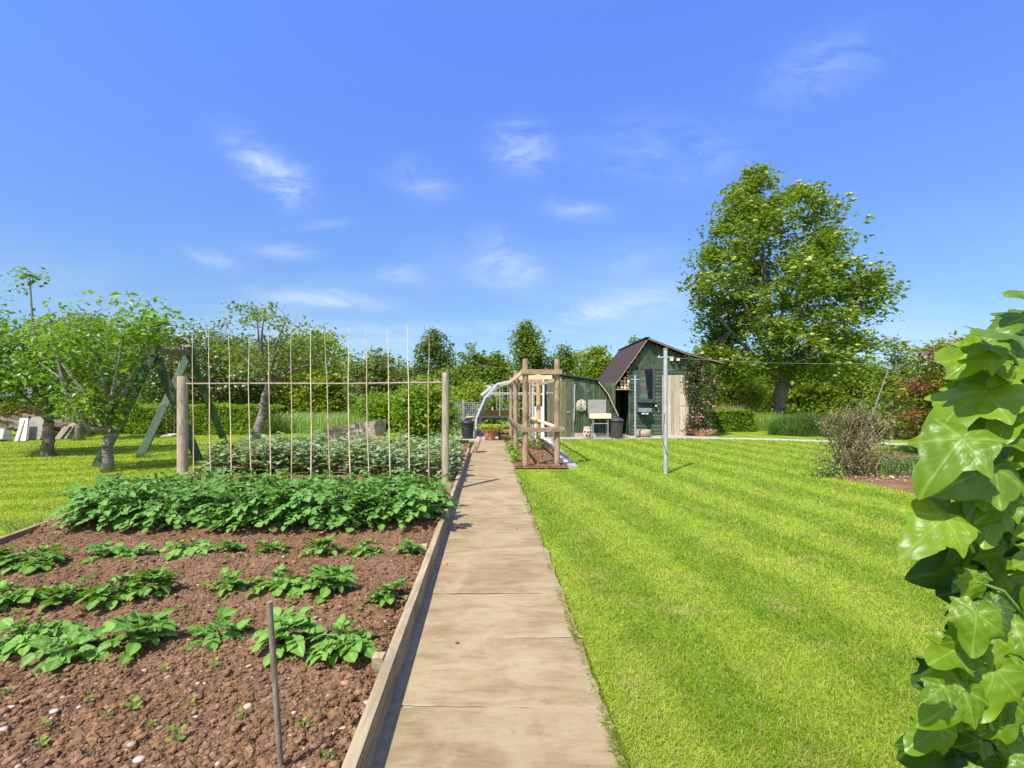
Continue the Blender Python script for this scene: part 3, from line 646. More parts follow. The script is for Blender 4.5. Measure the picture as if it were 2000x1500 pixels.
def potato(seed, h=.17, rad=.19, ncomp=11, L=.062, lean=0, mat=L_POT, upright=.5, name='potato_plant'):
    random.seed(seed); fol, stem = Acc(), Acc()
    nst = max(3, ncomp // 4); tops = []
    for s_ in range(nst):
        a0 = random.random() * 6.28; rr = random.uniform(.1, .5) * rad
        top = Vector((math.cos(a0) * rr, math.sin(a0) * rr, h * random.uniform(.6, .95)))
        base = Vector((math.cos(a0) * .02, math.sin(a0) * .02, -.02)); stem.tube([base, base.lerp(top, .5) + Vector((0, 0, .01)), top], [.006, .005, .003], 5); tops.append((base, top))
    for c in range(ncomp):
        base, top = tops[c % nst]; lev = random.uniform(.3, 1.0); st = base.lerp(top, lev)
        az = c * 2.399 + random.uniform(-.3, .3); out_ = Vector((math.cos(az), math.sin(az), 0)); inner = random.random() < upright * lev
        length = rad * random.uniform(.6, 1.0) * (.65 if inner else 1); rise = (.75 if inner else .32) * length * random.uniform(.7, 1.2); drop = (.2 if inner else .36) * length
        pts = []
        for k in range(6):
            q = k / 5; p = st + out_ * length * q + Vector((0, 0, rise * q - drop * q * q)); p.z = max(p.z, .015); pts.append(p)
        stem.tube(pts, [.0032, .003, .0026, .0022, .0018, .0012], 4, cap=False)
        side = Vector((-out_.y, out_.x, 0))
        for (q, sc) in ((.40, .55), (.66, .85), (.88, .95)):
            i = min(4, int(q * 5)); p = pts[i].lerp(pts[i + 1], q * 5 - i); tang = (pts[i + 1] - pts[i]).normalized()
            for sd in (-1, 1):
                d = (tang * .55 + side * sd + Vector((0, 0, random.uniform(-.14, .16))))
                nn = Vector((-.25, -.45, 1)) + side * sd * random.uniform(-.1, .35) + out_ * random.uniform(-.1, .35)
                place_leaf(fol, random.choice(PLT), p, d, nn, L * sc * random.uniform(.8, 1.15))
        tang = (pts[5] - pts[4]).normalized(); place_leaf(fol, random.choice(PLT), pts[5], tang + Vector((0, 0, random.uniform(-.18, .12))), Vector((-.2, -.4, 1)) + out_ * .3, L * random.uniform(1.15, 1.45))
    for (base, top) in tops:   # crown of small young leaves
        for k in range(5):
            az = random.random() * 6.28; d = Vector((math.cos(az) * .8, math.sin(az) * .8, random.uniform(.4, 1.3))); place_leaf(fol, random.choice(PLT), top, d, Vector((-d.x, -d.y, 1.2)), L * random.uniform(.5, .85))
    root = thing(name, 'x', 'plant'); fol.build('foliage', mat, root, smooth=True); stem.build('stem', L_STEM, root, smooth=True); return root
def at_soil(u, v, zs=.10):
    p = G(u, v, zs); return Vector((p.x, p.y, float(soil_z(np.array([p.x]), np.array([p.y]), 0)[0])))
protos = [potato(s_, h, r_, n, L) for (s_, h, r_, n, L) in ((1, .09, .105, 18, .051), (2, .105, .115, 22, .052), (3, .07, .105, 14, .053), (4, .12, .11, 25, .049), (5, .08, .09, 14, .048))]
ORD = ['first', 'second', 'third', 'fourth', 'fifth', 'sixth', 'seventh', 'eighth', 'ninth', 'tenth', 'eleventh', 'twelfth', 'thirteenth', 'fourteenth', 'fifteenth', 'sixteenth', 'seventeenth', 'eighteenth', 'nineteenth', 'twentieth', 'twenty first', 'twenty second', 'twenty third', 'twenty fourth', 'twenty fifth', 'twenty sixth', 'twenty seventh', 'twenty eighth', 'twenty ninth', 'thirtieth']
rowsP = [('front row of the bed', [(52, 1262, 1, .95), (150, 1280, 2, 1.05), (283, 1268, 3, 1.0), (432, 1250, 2, .95), (552, 1268, 3, 1.0), (672, 1272, 1, .95)]),
         ('second row of the bed', [(18, 1178, 1, .9), (128, 1172, 2, .95), (232, 1168, 1, 1.05), (312, 1160, 3, 1.0), (455, 1152, 4, 1.0), (545, 1150, 1, 1.0), (652, 1162, 3, 1.05), (765, 1174, 4, .95)]),
         ('third row of the bed', [(-12, 1105, 3, 1.0), (75, 1104, 1, 1.15), (198, 1092, 4, .95), (262, 1088, 2, .85), (362, 1083, 1, .95), (445, 1078, 4, .9), (530, 1076, 2, .9), (628, 1080, 3, .95), (712, 1080, 1, .9), (800, 1084, 4, 1.0)])]
used = set()
for rn, lst in rowsP:
    for i, (u, v, k, sc) in enumerate(lst):
        p = at_soil(u, v); lab = '%s young green potato plant from the left in the %s' % (ORD[i], rn)
        if k not in used: used.add(k); o = protos[k]; o.location = p; o.rotation_euler = (0, 0, i * 1.3); o.scale = (sc,) * 3; o['label'] = lab; o['group'] = 'young potato plants in three rows'
        else: clone(protos[k], p, random.random() * 6.28, sc, lab, 'young potato plants in three rows')
o = protos[0]; p = at_soil(495, 1140); o.location = at_soil(590, 1158); o.scale = (.8,) * 3; o['label'] = 'small potato plant squeezed between larger ones in the second row'; o['group'] = 'young potato plants in three rows'
# mature block
big = [potato(11 + s_, h, r_, n, L, mat=L_POTB, upright=.35, name='potato_plant') for (s_, h, r_, n, L) in ((0, .39, .27, 68, .058), (1, .44, .28, 76, .057), (2, .35, .26, 64, .060), (3, .42, .25, 70, .056))]
first = [True] * 4; BLAB = 'tall bushy potato plant in the dense block in front of the canes'
for ri, (ry, n) in enumerate(((4.42, 13), (4.88, 14), (5.34, 15))):
    xl, xr = float(XBL(ry)) + .38, -.86 - .02 * ri
    for i in range(n):
        x = xl + (xr - xl) * (i + random.uniform(-.15, .15)) / (n - 1); k = (i + ri) % 4; BLAB = '%s tall bushy potato plant from the left in the %s row of the dense block' % (ORD[i], ('front', 'middle', 'back')[ri])
        y = ry + random.uniform(-.05, .05); sc = random.uniform(.86, 1.05) * (1 - .06 * ri)
        if first[k]: first[k] = False; o = big[k]; o.location = (x, y, .09); o.scale = (sc,) * 3; o['label'] = BLAB; o['group'] = 'tall potato plants in a dense block'
        else: clone(big[k], (x, y, .09), random.random() * 6.28, sc, BLAB, 'tall potato plants in a dense block')
# broad beans
BLT = leaflet(5, 2, .34, .10, .12, .0, shape=.85)
FLV = ICO1 * .5
def bean(seed, h=.42):
    random.seed(seed); fol, stem, fl = Acc(), Acc(), Acc()
    for s_ in range(3):
        a0 = random.random() * 6.28; lx, ly = math.cos(a0) * .07, math.sin(a0) * .07; hh = h * random.uniform(.8, 1.05)
        pts = [Vector((lx * q, ly * q, hh * q)) for q in (0, .33, .66, 1)]; stem.tube(pts, [.006, .006, .005, .003], 5)
        nn_ = 8
        for k in range(nn_):
            q = .15 + .85 * k / (nn_ - 1); p = Vector((lx * q, ly * q, hh * q)); az = k * 2.5 + s_; o_ = Vector((math.cos(az), math.sin(az), .55)); pl = .075 * (1.15 - q * .5)
            stem.tube([p, p + o_ * pl], [.0025, .002], 4, cap=False)
            for sd in (-.8, .8, 0):
                d = Vector((math.cos(az + sd), math.sin(az + sd), random.uniform(-.2, .6))); place_leaf(fol, BLT, p + o_ * pl * (1 if sd == 0 else .7), d, Vector((0, 0, 1)) + Vector((math.cos(az), math.sin(az), 0)) * random.uniform(-.5, .6), .130 * (1.12 - q * .45) * random.uniform(.85, 1.15))
            if .3 < q < .85 and random.random() < .55:
                for _ in range(2):
                    pp = p + Vector((random.uniform(-.02, .02), random.uniform(-.02, .02), random.uniform(0, .03))); fl.add(ICO1 * np.array([.007, .007, .013]) + np.array(pp), ICOF1)
    root = thing('broad_bean_plant', 'x', 'plant'); fol.build('foliage', L_BEAN, root, smooth=True); stem.build('stem', L_STEM, root, smooth=True); fl.build('blossom', L_WFLOW, root, smooth=True); return root
beans = [bean(40 + k, h) for k, h in enumerate((.47, .51, .43))]; firstb = [True] * 3
BL2 = 'grey green flowering broad bean plant in the rows behind the canes'; cnt = 0
for ri, ry in enumerate((6.95, 7.5, 8.0, 8.5, 9.1, 9.8)):
    xl = float(XBL(ry)) + .3; xr = float(XL(ry)) - .22; n = int((xr - xl) / .25); n = n if ri else n - 1
    for i in range(n):
        x = xl + (xr - xl) * (i + random.uniform(-.2, .2)) / (n - 1); k = cnt % 3; cnt += 1; sc = random.uniform(.85, 1.08) * (1 - .02 * ri)
        y = ry + random.uniform(-.07, .07) + (-.255 * (x + .88) * (ri == 0)); BL2 = '%s grey green broad bean plant from the left in the %s bean row' % (ORD[i], ('nearest', 'second', 'third', 'fourth', 'fifth', 'farthest')[ri])
        if firstb[k]: firstb[k] = False; o = beans[k]; o.location = (x, y, .09); o['label'] = BL2; o['group'] = 'broad bean plants in rows'
        else: clone(beans[k], (x, y, .09), random.random() * 6.28, sc, BL2, 'broad bean plants in rows')
# low leafy plants near the far kerb
def shrublet(name, loc, r_, h, n, ls, mat, label, cat='plant', group=None, up=.6):
    C = rs.normal(size=(n, 3)) * np.array([r_ * .45, r_ * .45, h * .28]) + np.array([loc[0], loc[1], loc[2] + h * .5]); C[:, 2] = np.maximum(C[:, 2], loc[2] + .02)
    root = thing(name, label, cat, loc, group); a = Acc(); cloud(a, C, ls, up); a.build('foliage', mat, root)
    st = Acc()
    for k in range(7):
        e = C[random.randrange(n)]; st.tube([loc, Vector(loc).lerp(Vector(e), .6) + Vector((0, 0, .02)), e], [.006, .005, .002], 5)
    st.build('stem', L_STEM, root); return root
shrublet('pea_plant', (-1.30, 10.7, .09), .22, .38, 420, .05, L_LIME, 'bright green leafy pea plant beside the leaning slab')
shrublet('pea_plant', (-1.75, 11.3, .09), .25, .34, 420, .05, L_POT, 'mid green leafy plant at the far end of the bed near the black bin')
shrublet('spinach_plant', (-1.10, 9.3, .09), .16, .26, 200, .07, L_BEAN, 'pale leafy plant hanging over the kerb board beyond the end post')
# seedlings
random.seed(5)
def seedling(big_=False):
    fol, st = Acc(), Acc(); n = 6
    for k in range(n):
        az = k * 2.4; d = Vector((math.cos(az), math.sin(az), random.uniform(.15, .8))); b = Vector((0, 0, .006 + .004 * k)); st.tube([(0, 0, -.01), b + d * .008], [.0012, .001], 4, cap=False); place_leaf(fol, PLT[2], b + d * .008, d, Vector((0, 0, 1)), random.uniform(.012, .020))
    r_ = thing('weed_seedling', 'x', 'weed'); fol.build('foliage', L_LIME, r_, smooth=True); st.build('stem', L_STEM, r_); return r_
sd = [seedling(), seedling()]; SL = 'tiny lime green weed seedling on the bare soil'
for i, (u, v, sc) in enumerate(sorted([(322, 1308, .9), (418, 1302, 1.0), (260, 1382, 1.3), (372, 1376, .8), (345, 1440, 1.3), (210, 1395, .8), (90, 1420, 1.0), (82, 1450, .9), (590, 1418, 1.1), (575, 1290, .8), (605, 1285, .9), (297, 1412, .7), (175, 1368, .7), (402, 1155, 1.5), (352, 1188, .9), (565, 1178, 1.2), (452, 1100, 1.1), (700, 1192, .9), (737, 1190, .8), (30, 1196, .9), (485, 1212, 1.0), (110, 1048, 1.2), (142, 1036, 1.3), (138, 1112, 1.1), (170, 1292, 1.1), (640, 1475, .9), (12, 1350, .8), (470, 1392, .7)])):
    p = at_soil(u, v); SL = '%s tiny lime green weed seedling on bare soil counting from the left' % ORD[i]
    if i < 2: sd[i].location = p; sd[i].scale = (sc,) * 3; sd[i]['label'] = SL; sd[i]['group'] = 'weed seedlings on the soil'
    else: clone(sd[i % 2], p, random.random() * 6, sc, SL, 'weed seedlings on the soil')

# ------------------------------------------------------------------ bean support, canes
PR, PL = Vector((-.88, 6.43, 0)), Vector((-5.08, 7.5, 0))
def round_post(acc, x, y, h, r_=.05, z0=-.02, rnd=.5, lean=(0, 0)):
    pts = [(x + lean[0] * q, y + lean[1] * q, z0 + (h - z0) * q) for q in (0, .25, .5, .75, .97, 1.0)]; acc.tube(pts, [r_ * 1.03, r_ * 1.01, r_, r_, r_ * .99, r_ * .9], 18, rnd=rnd)
sup = thing('bean_frame', 'two round timber posts joined by a thin horizontal rail above the bed', 'plant support', (PR.x, PR.y, 0))
for p, r_ in ((PR, .050), (PL, .078)):
    a = Acc(); round_post(a, p.x, p.y, 1.59, r_ * .95); a.build('post', M_ROUND, sup, smooth=False, bevel=0)
a = Acc(); a.tube([PR + Vector((0, 0, 1.46)), PR.lerp(PL, .35) + Vector((0, 0, 1.455)), PR.lerp(PL, .7) + Vector((0, 0, 1.47)), PL + Vector((0, 0, 1.475))], .013, 8); a.build('rail', M_RAIL, sup, smooth=True)
tops = [(376, 652), (408, 636), (446, 652), (487, 662), (524, 655), (569, 640), (607, 640), (634, 650), (681, 640), (714, 640), (757, 642), (797, 635), (838, 650)]
mids = [376, 409, 448, 485, 525, 569, 607, 639, 680, 716, 759, 798, 836]; bots = [378, 412, 452, 491, 529, 569, 607, 645, 685, 722, 763, 800, 838]
for i in range(13):
    tq = (mids[i] - 357) / (870 - 357)
    # where this cane crosses the rail line
    q = 0.0; lo, hi = 0.0, 1.0
    for _ in range(30):
        q = (lo + hi) / 2; c = PL.lerp(PR, q); u = CU + c.x * F / c.y
        if u < mids[i]: lo = q
        else: hi = q
    c = PL.lerp(PR, q); Y = c.y - .02
    b0, m0, t0 = P(bots[i], 930, Y), P(mids[i], 748, Y), P(tops[i][0], tops[i][1], Y); b0.z = .02
    pts = []; r1 = .0085 * random.uniform(.9, 1.1)
    ctrl = [b0, b0.lerp(m0, .5) + Vector((random.uniform(-.012, .012), 0, 0)), m0, m0.lerp(t0, .5) + Vector((random.uniform(-.012, .012), 0, 0)), t0]
    rad = []
    for k in range(25):
        tt = k / 24 * 4; j = min(3, int(tt)); p = ctrl[j].lerp(ctrl[j + 1], tt - j); pts.append(p); rad.append(r1 * (1.18 if k % 3 == 0 else 1) * (1 - .55 * (k / 24)))
    a = Acc(); a.tube(pts, rad, 8, rnd=random.random())
    nm = ('thin pale bamboo cane standing in the bean frame, %s from the left' % ORD[i]) if i < 12 else 'thin pale bamboo cane standing in the bean frame, nearest to the right post'
    a.build('bamboo_cane', M_CANE, smooth=True, label=nm, cat='cane', group='bamboo canes along the bean frame')
# dark stake near the camera
b0 = G(549, 1500, .10); t0 = P(526, 1175, b0.y - .02); d = (t0 - Vector((b0.x, b0.y, .10))); b0 = Vector((b0.x, b0.y, .1)) - d * .12
a = Acc(); pts = [b0.lerp(t0, k / 12) for k in range(13)]; a.tube(pts, [.0088 if k % 4 else .0098 for k in range(13)], 10); a.build('cane_stake', M_CANED, smooth=True, label='single dark weathered cane stake in the soil at the front', cat='cane')
# crumbs on the path
for i, (u, v, r_) in enumerate([(898, 1030, .022), (868, 1103, .018), (893, 1256, .008), (1024, 1002, .006), (1010, 1032, .006)]):
    p = G(u, v, .03); a = Acc(); vv, f = rough_ico(90 + i, 2, .45); a.add(vv * np.array([r_ * 1.4, r_, r_ * .5]) + np.array([p.x, p.y, .03 + r_ * .3]), f)
    a.build('soil_lump', M_TERRA if i < 2 else M_CLOD, smooth=True, label=['larger reddish lump of soil on the path beside the tall potatoes', 'smaller reddish lump of soil on the path near the kerb board', 'small dark crumb on a slab joint of the path', 'tiny dark crumb in the middle of the path, farther one', 'tiny dark crumb in the middle of the path, nearer one'][i], cat='soil lump')

# ------------------------------------------------------------------ fruit frame of round posts
ff = thing('post_frame', 'open frame of round posts and rough boards over the narrow bed', 'plant support', (.4, 9, 0))
FP = [(.237, 8.67, 1.95, .052, M_ROUNDB), (.815, 8.80, 1.96, .050, M_ROUNDB), (.09, 11.76, 1.93, .050, M_ROUNDB), (.67, 12.3, 1.76, .058, M_ROUNDY), (-.03, 14.1, 1.86, .048, M_ROUNDB), (.53, 14.1, 1.72, .044, M_ROUNDB)]
for (x, y, h, r_, mt) in FP:
    a = Acc(); round_post(a, x, y, h, r_); a.build('post', mt, ff)
def rail(p, q, w_=.035, h_=.085, mt=M_ROUGHB, nm='rail'):
    a = Acc(); a.beam(p, q, w_, h_, rnd=random.random()); a.build(nm, mt, ff, bevel=.004)
rail((.16, 8.60, 1.72), (.90, 8.73, 1.72)); rail((.185, 8.62, 1.715), (-.09, 14.2, 1.70), mt=M_PALEW)
rail((.08, 10.4, 1.69), (.86, 10.4, 1.70), h_=.09, mt=M_PALEW); rail((.03, 11.84, 1.66), (.75, 11.9, 1.66)); rail((.875, 8.75, 1.60), (.59, 14.2, 1.60), h_=.07, mt=M_PALEW)
rail((.16, 8.60, .69), (.91, 8.73, .69)); rail((.18, 8.62, .70), (-.09, 14.2, .66), mt=M_ROUGHB); rail((.88, 8.75, .70), (.59, 14.2, .68), w_=.12, h_=.03, mt=M_PALEW); rail((.02, 11.84, .66), (.74, 12.2, .66))
a = Acc(); a.lathe((.62, 8.75, 1.765), [(0, .03), (.055, .03), (.06, .02), (.06, 0), (0, 0)], 20); a.build('black_cap', M_BLACKP, label='small black round pot resting on the front rail of the post frame', cat='pot')
random.seed(9)
for i, (u, v, s_, mt, lab) in enumerate([(1008, 905, .20, L_LIME, 'lime green young plant near the front left post of the frame'), (998, 887, .22, L_LIME, 'lime green young plant beside the path under the post frame'), (1022, 870, .30, L_POT, 'leafy green plant in the middle of the narrow bed'), (1035, 880, .34, L_POT, 'tall leafy plant next to the yellow post'), (1056, 882, .26, L_GRASSD, 'dark green tufty plant at the foot of the yellow post'), (989, 864, .16, L_GREYG, 'blue green low plant at the far path corner of the narrow bed')]):
    p = G(u, v); shrublet('young_plant', (p.x, p.y, .04), s_ * .8, s_ * (1.6 if i in (2, 3) else 1.0), 170, .055, mt, lab, 'plant', 'young plants under the post frame')

# ------------------------------------------------------------------ clothes poles
def pole(x, y, h, label, r_=.032, cord=False):
    o = thing('clothes_pole', label, 'clothes pole', (x, y, 0)); a = Acc(); a.tube([(x, y, -.02), (x, y, h * .5), (x, y, h)], r_, 16); a.build('tube', M_GALV, o, smooth=True)
    a = Acc(); a.tube([(x - .13, y - .01, h - .13), (x + .13, y - .01, h - .13)], .012, 8); a.tube([(x - .13, y - .01, h - .13), (x - .10, y - .01, h - .10)], .008, 6); a.build('crossbar', M_GALV, o, smooth=True)
    a = Acc(); a.tube([(x, y, h - .01), (x, y, h + .025)], r_ * 1.12, 16); a.build('cap', M_GREYP, o, smooth=True)
    if cord:
        a = Acc(); a.tube([(x - .02, y - .035, 1.0), (x - .07, y - .04, .6), (x + .0, y - .04, .35), (x + .05, y - .04, .28)], .004, 5); a.build('cord', M_DARK, o)
    return o
pole(2.55, 8.08, 2.06, 'tall galvanised clothes pole standing on the striped lawn', .034, True)
pole(3.80, 15.0, 1.96, 'shorter pale clothes pole at the far lawn edge before the shed', .030)
a = Acc(); a.tube([P(1672, 903, 9.5), P(1690, 850, 9.5), P(1738, 712, 9.5)], [.011, .011, .008], 10); a.build('clothes_prop', M_GREYP, smooth=True, label='thin metal pole leaning to the right behind the twiggy shrub', cat='pole')
p1, p2 = Vector((2.55, 8.08, 1.93)), P(1738, 709, 9.5); pts = [p1.lerp(p2, k / 10) - Vector((0, 0, .05 * math.sin(math.pi * k / 10))) for k in range(11)]; a = Acc(); a.tube(pts, .0021, 6)
a.build('washing_line', M_GALV, smooth=True, label='thin pale washing line strung from the tall pole towards the right', cat='washing line')

# ------------------------------------------------------------------ arched shed and greenhouse
YS = 15.4
AP = [(1.10, 2.06), (2.72, 1.80), (3.02, 1.42), (3.34, .72), (3.46, .0)]     # right half of the arch, front plane
def arch_z(x):
    for i in range(len(AP) - 1):
        if AP[i][0] <= x <= AP[i + 1][0]: q = (x - AP[i][0]) / (AP[i + 1][0] - AP[i][0]); return AP[i][1] + (AP[i + 1][1] - AP[i][1]) * q
    return 2.0
gs = thing('arched_shed', 'green boarded half arch shed beside the greenhouse with low black roof', 'shed', (2.1, YS, 0))
a = Acc(); x = .92
while x < 3.28:
    x2 = min(x + .095, 3.3); zt = min(arch_z(max(x, 1.1)), arch_z(x2)) - .02
    if x2 <= 1.12: zt = 1.98
    zb = .15
    if 1.08 < (x + x2) / 2 < 1.86: zb = 1.80
    if zt > zb: a.box(((x + x2) / 2, YS + random.uniform(0, .006), (zt + zb) / 2), (x2 - x - .008, .022, zt - zb), rnd=random.random())
    x = x2
a.build('front_wall', M_GRN, gs)
a = Acc(); a.box((2.1, YS + .04, .95), (2.36, .02, 1.6)); a.prism([(.94, .13), (3.30, .13), (3.28, .75), (2.98, 1.38), (2.70, 1.72), (1.12, 2.0), (.94, 1.98)], 'y', YS + .05, YS + 2.2); a.build('body', M_GRN, gs)
a = Acc()
for i in range(len(AP) - 2):
    (x1, z1), (x2, z2) = AP[i], AP[i + 1]; a.prism([(x1, z1), (x2, z2), (x2 + .02, z2 + .045), (x1 + .0, z1 + .05)], 'y', YS - .09, YS + 2.4)
a.prism([(.90, 2.02), (1.10, 2.062), (1.10, 2.11), (.90, 2.06)], 'y', YS - .09, YS + 2.4); a.build('roof', M_BLACKR, gs)
a = Acc()
for i in (1, 2): (x1, z1), (x2, z2) = AP[i], AP[i + 1]; a.beam((x1, YS - .1, z1 - .03), (x2, YS - .1, z2 - .03), .02, .045, up=(0, 1, 0))
a.build('bargeboard', M_PALEW, gs)
a = Acc(); a.box((2.52, YS - .003, .078), (1.5, .05, .155)); a.box((.99, YS - .003, .078), (.16, .05, .155)); a.build('plinth', M_CONC, gs)
dr = Acc(); x = 1.10
while x < 1.85: dr.box((x + .062, YS - .03, .91), (.118, .025, 1.78), rnd=random.random()); x += .124
dr = dr.build('door', M_BRDOOR, gs)
a = Acc(); a.box((1.19, YS - .047, 1.42), (.22, .012, .03)); a.box((1.11, YS - .045, 1.42), (.03, .02, .10)); a.build('hinge', M_GALV, dr)
a = Acc(); a.box((1.78, YS - .05, .82), (.09, .02, .03)); a.tube([(1.77, YS - .05, .83), (1.77, YS - .10, .83), (1.72, YS - .10, .83)], .008, 6); a.build('latch', M_GALV, dr)
a = Acc(); a.box((1.475, YS - .035, 1.83), (.86, .035, .05)); a.box((1.885, YS - .03, .98), (.05, .03, 1.70)); a.build('door_frame', M_GRN, gs)
# greenhouse
gh = thing('greenhouse', 'curved aluminium and glass greenhouse at the end of the path', 'greenhouse', (0, YS, 0))
GP_ = [(-1.15, 0), (-1.12, .62), (-.84, 1.28), (-.46, 1.70), (.90, 1.98)]; ys_ = [15.2, 15.575, 15.95, 16.325, 16.7, 17.075, 17.45]
a = Acc()
for yy in ys_:
    for i in range(4): (x1, z1), (x2, z2) = GP_[i], GP_[i + 1]; a.beam((x1, yy, z1), (x2, yy, z2), .055 if yy > 15.3 else .065, .045, up=(0, 1, 0))
for i in range(4): (x1, z1), (x2, z2) = GP_[i], GP_[i + 1]; a.beam((x1 + .10, 15.3, z1 - .05 * (i > 0)), (x2 + .10, 15.3, z2 - .05), .03, .03, up=(0, 1, 0))
for (x1, z1) in GP_[1:4]: a.beam((x1, 15.2, z1), (x1, 17.45, z1), .04, .04)
for (x1, z1) in ((-1.13, .3), (-.96, .98), (-.63, 1.5), (.1, 1.82)): a.beam((x1, 15.2, z1), (x1, 17.45, z1), .018, .018)
for z_ in (1.42, 1.38): a.beam((-.72, 15.2, z_), (.9, 15.2, z_), .03, .022)
a.beam((-.38, 15.2, .7), (-.38, 15.2, 1.70), .016, .016, up=(0, 1, 0)); a.beam((-1.13, 15.2, .03), (.66, 15.2, .03), .05, .05); a.beam((.64, 15.21, 0), (.64, 15.21, 1.9), .04, .04, up=(0, 1, 0))
for q in range(8): a.beam((-.95 + q * .2, 17.45, 0), (-.95 + q * .2, 17.45, 1.2 + min(q, 4) * .15), .02, .02, up=(0, 1, 0))
a.build('frame', M_ALU, gh, bevel=.003)
gl = []
for k in range(6):
    for i in range(4):
        (x1, z1), (x2, z2) = GP_[i], GP_[i + 1]; a = Acc(); y1, y2 = ys_[k] + .03, ys_[k + 1] - .03; a.add([(x1, y1, z1), (x2, y1, z2), (x2, y2, z2), (x1, y2, z1)], [(0, 1, 2, 3)]); a.build('pane', M_GLASS, gh)
a = Acc(); a.add([(-1.10, 15.205, .06), (.62, 15.205, .06), (.62, 15.205, 1.36), (-.80, 15.205, 1.30), (-1.08, 15.205, .64)], [(0, 1, 2, 3, 4)]); a.build('pane', M_GLASS, gh)
a = Acc()
for j, (yy, dz) in enumerate(((15.9, .0), (16.75, .0))): a.beam((-1.02, yy, 1.36), (-.62, yy, 1.72), .05, .03, up=(0, 1, 0)); a.beam((-1.02, yy, 1.36), (-1.02, yy + .6, 1.36), .03, .03); a.beam((-.86, yy, 1.66), (-.3, yy, 1.70), .03, .03, up=(0, 1, 0))
a.build('roof_vent', M_ALU, gh)
dw = Acc(); dw.box((.83, 15.28, .50), (.36, .03, .98)); dw.box((.68, 15.28, 1.42), (.05, .03, .86)); dw.box((.83, 15.278, 1.85), (.36, .03, .07)); dw.box((.985, 15.28, 1.42), (.05, .03, .86)); dw.box((.83, 15.276, 1.38), (.27, .02, .04)); dw.box((.83, 15.274, 1.6), (.03, .02, .5)); dw = dw.build('door', M_WHITE, gh)
a = Acc(); a.add([(.70, 15.285, 1.0), (.96, 15.285, 1.0), (.96, 15.285, 1.81), (.70, 15.285, 1.81)], [(0, 1, 2, 3)]); a.build('pane', M_GLASS, dw)
# staging bench, boxes and pots
bn = thing('staging_bench', 'pale slatted staging bench inside the greenhouse front', 'bench', (-.5, 15.5, 0)); a = Acc()
for k in range(4): a.box((-.48, 15.32 + k * .12, .71), (1.15, .10, .03), rnd=random.random())
a.build('bench_top', M_PALEW, bn); a = Acc(); a.box((-.48, 15.27, .665), (1.12, .02, .05)); a.build('apron', M_ALU, bn)
for (x, y) in ((-1.0, 15.3), (.05, 15.3), (-1.0, 15.7), (.05, 15.7)): a = Acc(); a.box((x, y, .35), (.045, .045, .69)); a.build('leg', M_ALU, bn)
tb = thing('trough', 'orange brown wooden seed trough on the greenhouse bench', 'planter', (-.5, 15.4, .725)); a = Acc()
a.box((-.50, 15.30, .80), (.86, .02, .15)); a.box((-.50, 15.52, .80), (.86, .02, .15)); a.box((-.92, 15.41, .80), (.02, .2, .148)); a.box((-.08, 15.41, .80), (.02, .2, .148)); a.box((-.5, 15.41, .74), (.82, .2, .02)); a.build('side_boards', M_BRONZE, tb)
a = Acc(); a.box((-.5, 15.41, .80), (.80, .19, .10)); a.build('compost', M_SOIL, tb)
wc = thing('watering_can', 'small blue green watering can behind the seed trough', 'watering can', (-.3, 15.62, .725)); M_TEAL = surf('teal_plastic', (.05, .26, .30), (.09, .34, .38), 8, rough=.4)
a = Acc(); a.lathe((-.30, 15.62, .86), [(0, -.13), (.08, -.13), (.085, 0), (.07, .08), (.04, .10), (0, .10)], 18); a.build('body', M_TEAL, wc, smooth=True)
a = Acc(); a.tube([(-.24, 15.62, .82), (-.16, 15.62, .92), (-.12, 15.62, .97)], [.015, .012, .018], 8); a.build('spout', M_TEAL, wc); a = Acc(); a.tube([(-.37, 15.62, .8), (-.43, 15.62, .88), (-.40, 15.62, .96), (-.32, 15.62, .97)], .010, 8); a.build('handle', M_TEAL, wc)
bt = Acc(); bt.lathe((-.62, 15.62, .725), [(0, 0), (.035, 0), (.035, .16), (.014, .2), (.014, .25), (0, .25)], 14); bt.build('bottle', M_CREAM, smooth=True, label='pale narrow bottle standing behind the seed trough', cat='bottle')
# leaning glass lid in the frame bed
gp = thing('cold_frame_lid', 'old glazed lid leaning inside the far end of the post frame', 'cold frame lid', (.3, 14.45, 0)); a = Acc()
qa, qb = P(1010, 790, 14.5), P(1050, 826, 14.3); a.beam(qa, qb, .03, .03, up=(0, 1, 0)); a.beam(qb, (qb.x, qb.y, .02), .03, .03, up=(0, 1, 0)); a.beam((qa.x, qa.y, .02), qa, .03, .03, up=(0, 1, 0)); a.build('frame', M_ROUGHB, gp)
a = Acc(); a.add([tuple(qa), tuple(qb), (qb.x, qb.y, .1), (qa.x, qa.y, .1)], [(0, 1, 2, 3)]); a.build('pane', M_GLASS, gp)
def flower_pot(u, v, r_, h, label, mat, name='flower_pot', sides=None):
    p = G(u, v, .024); o = thing(name, label, 'plant pot', (p.x, p.y, .024)); a = Acc()
    a.lathe((p.x, p.y, .024), [(0, 0), (r_ * .62, 0), (r_ * .66, .01), (r_ * .92, h * .82), (r_ * 1.02, h * .83), (r_ * 1.04, h), (r_ * .94, h), (r_ * .9, h * .85), (0, h * .85)], sides or 24); a.build('pot', mat, o, smooth=sides is None); return o, p
o, p = flower_pot(957, 859.5, .215, .33, 'red terracotta pot of yellow flowers at the path end', M_TERRA, sides=10)
C = rs.normal(size=(900, 3)) * np.array([.16, .15, .035]) + np.array([p.x, p.y, .40]); a = Acc(); cloud(a, C, .045, .8); a.build('foliage', L_LIME, o)
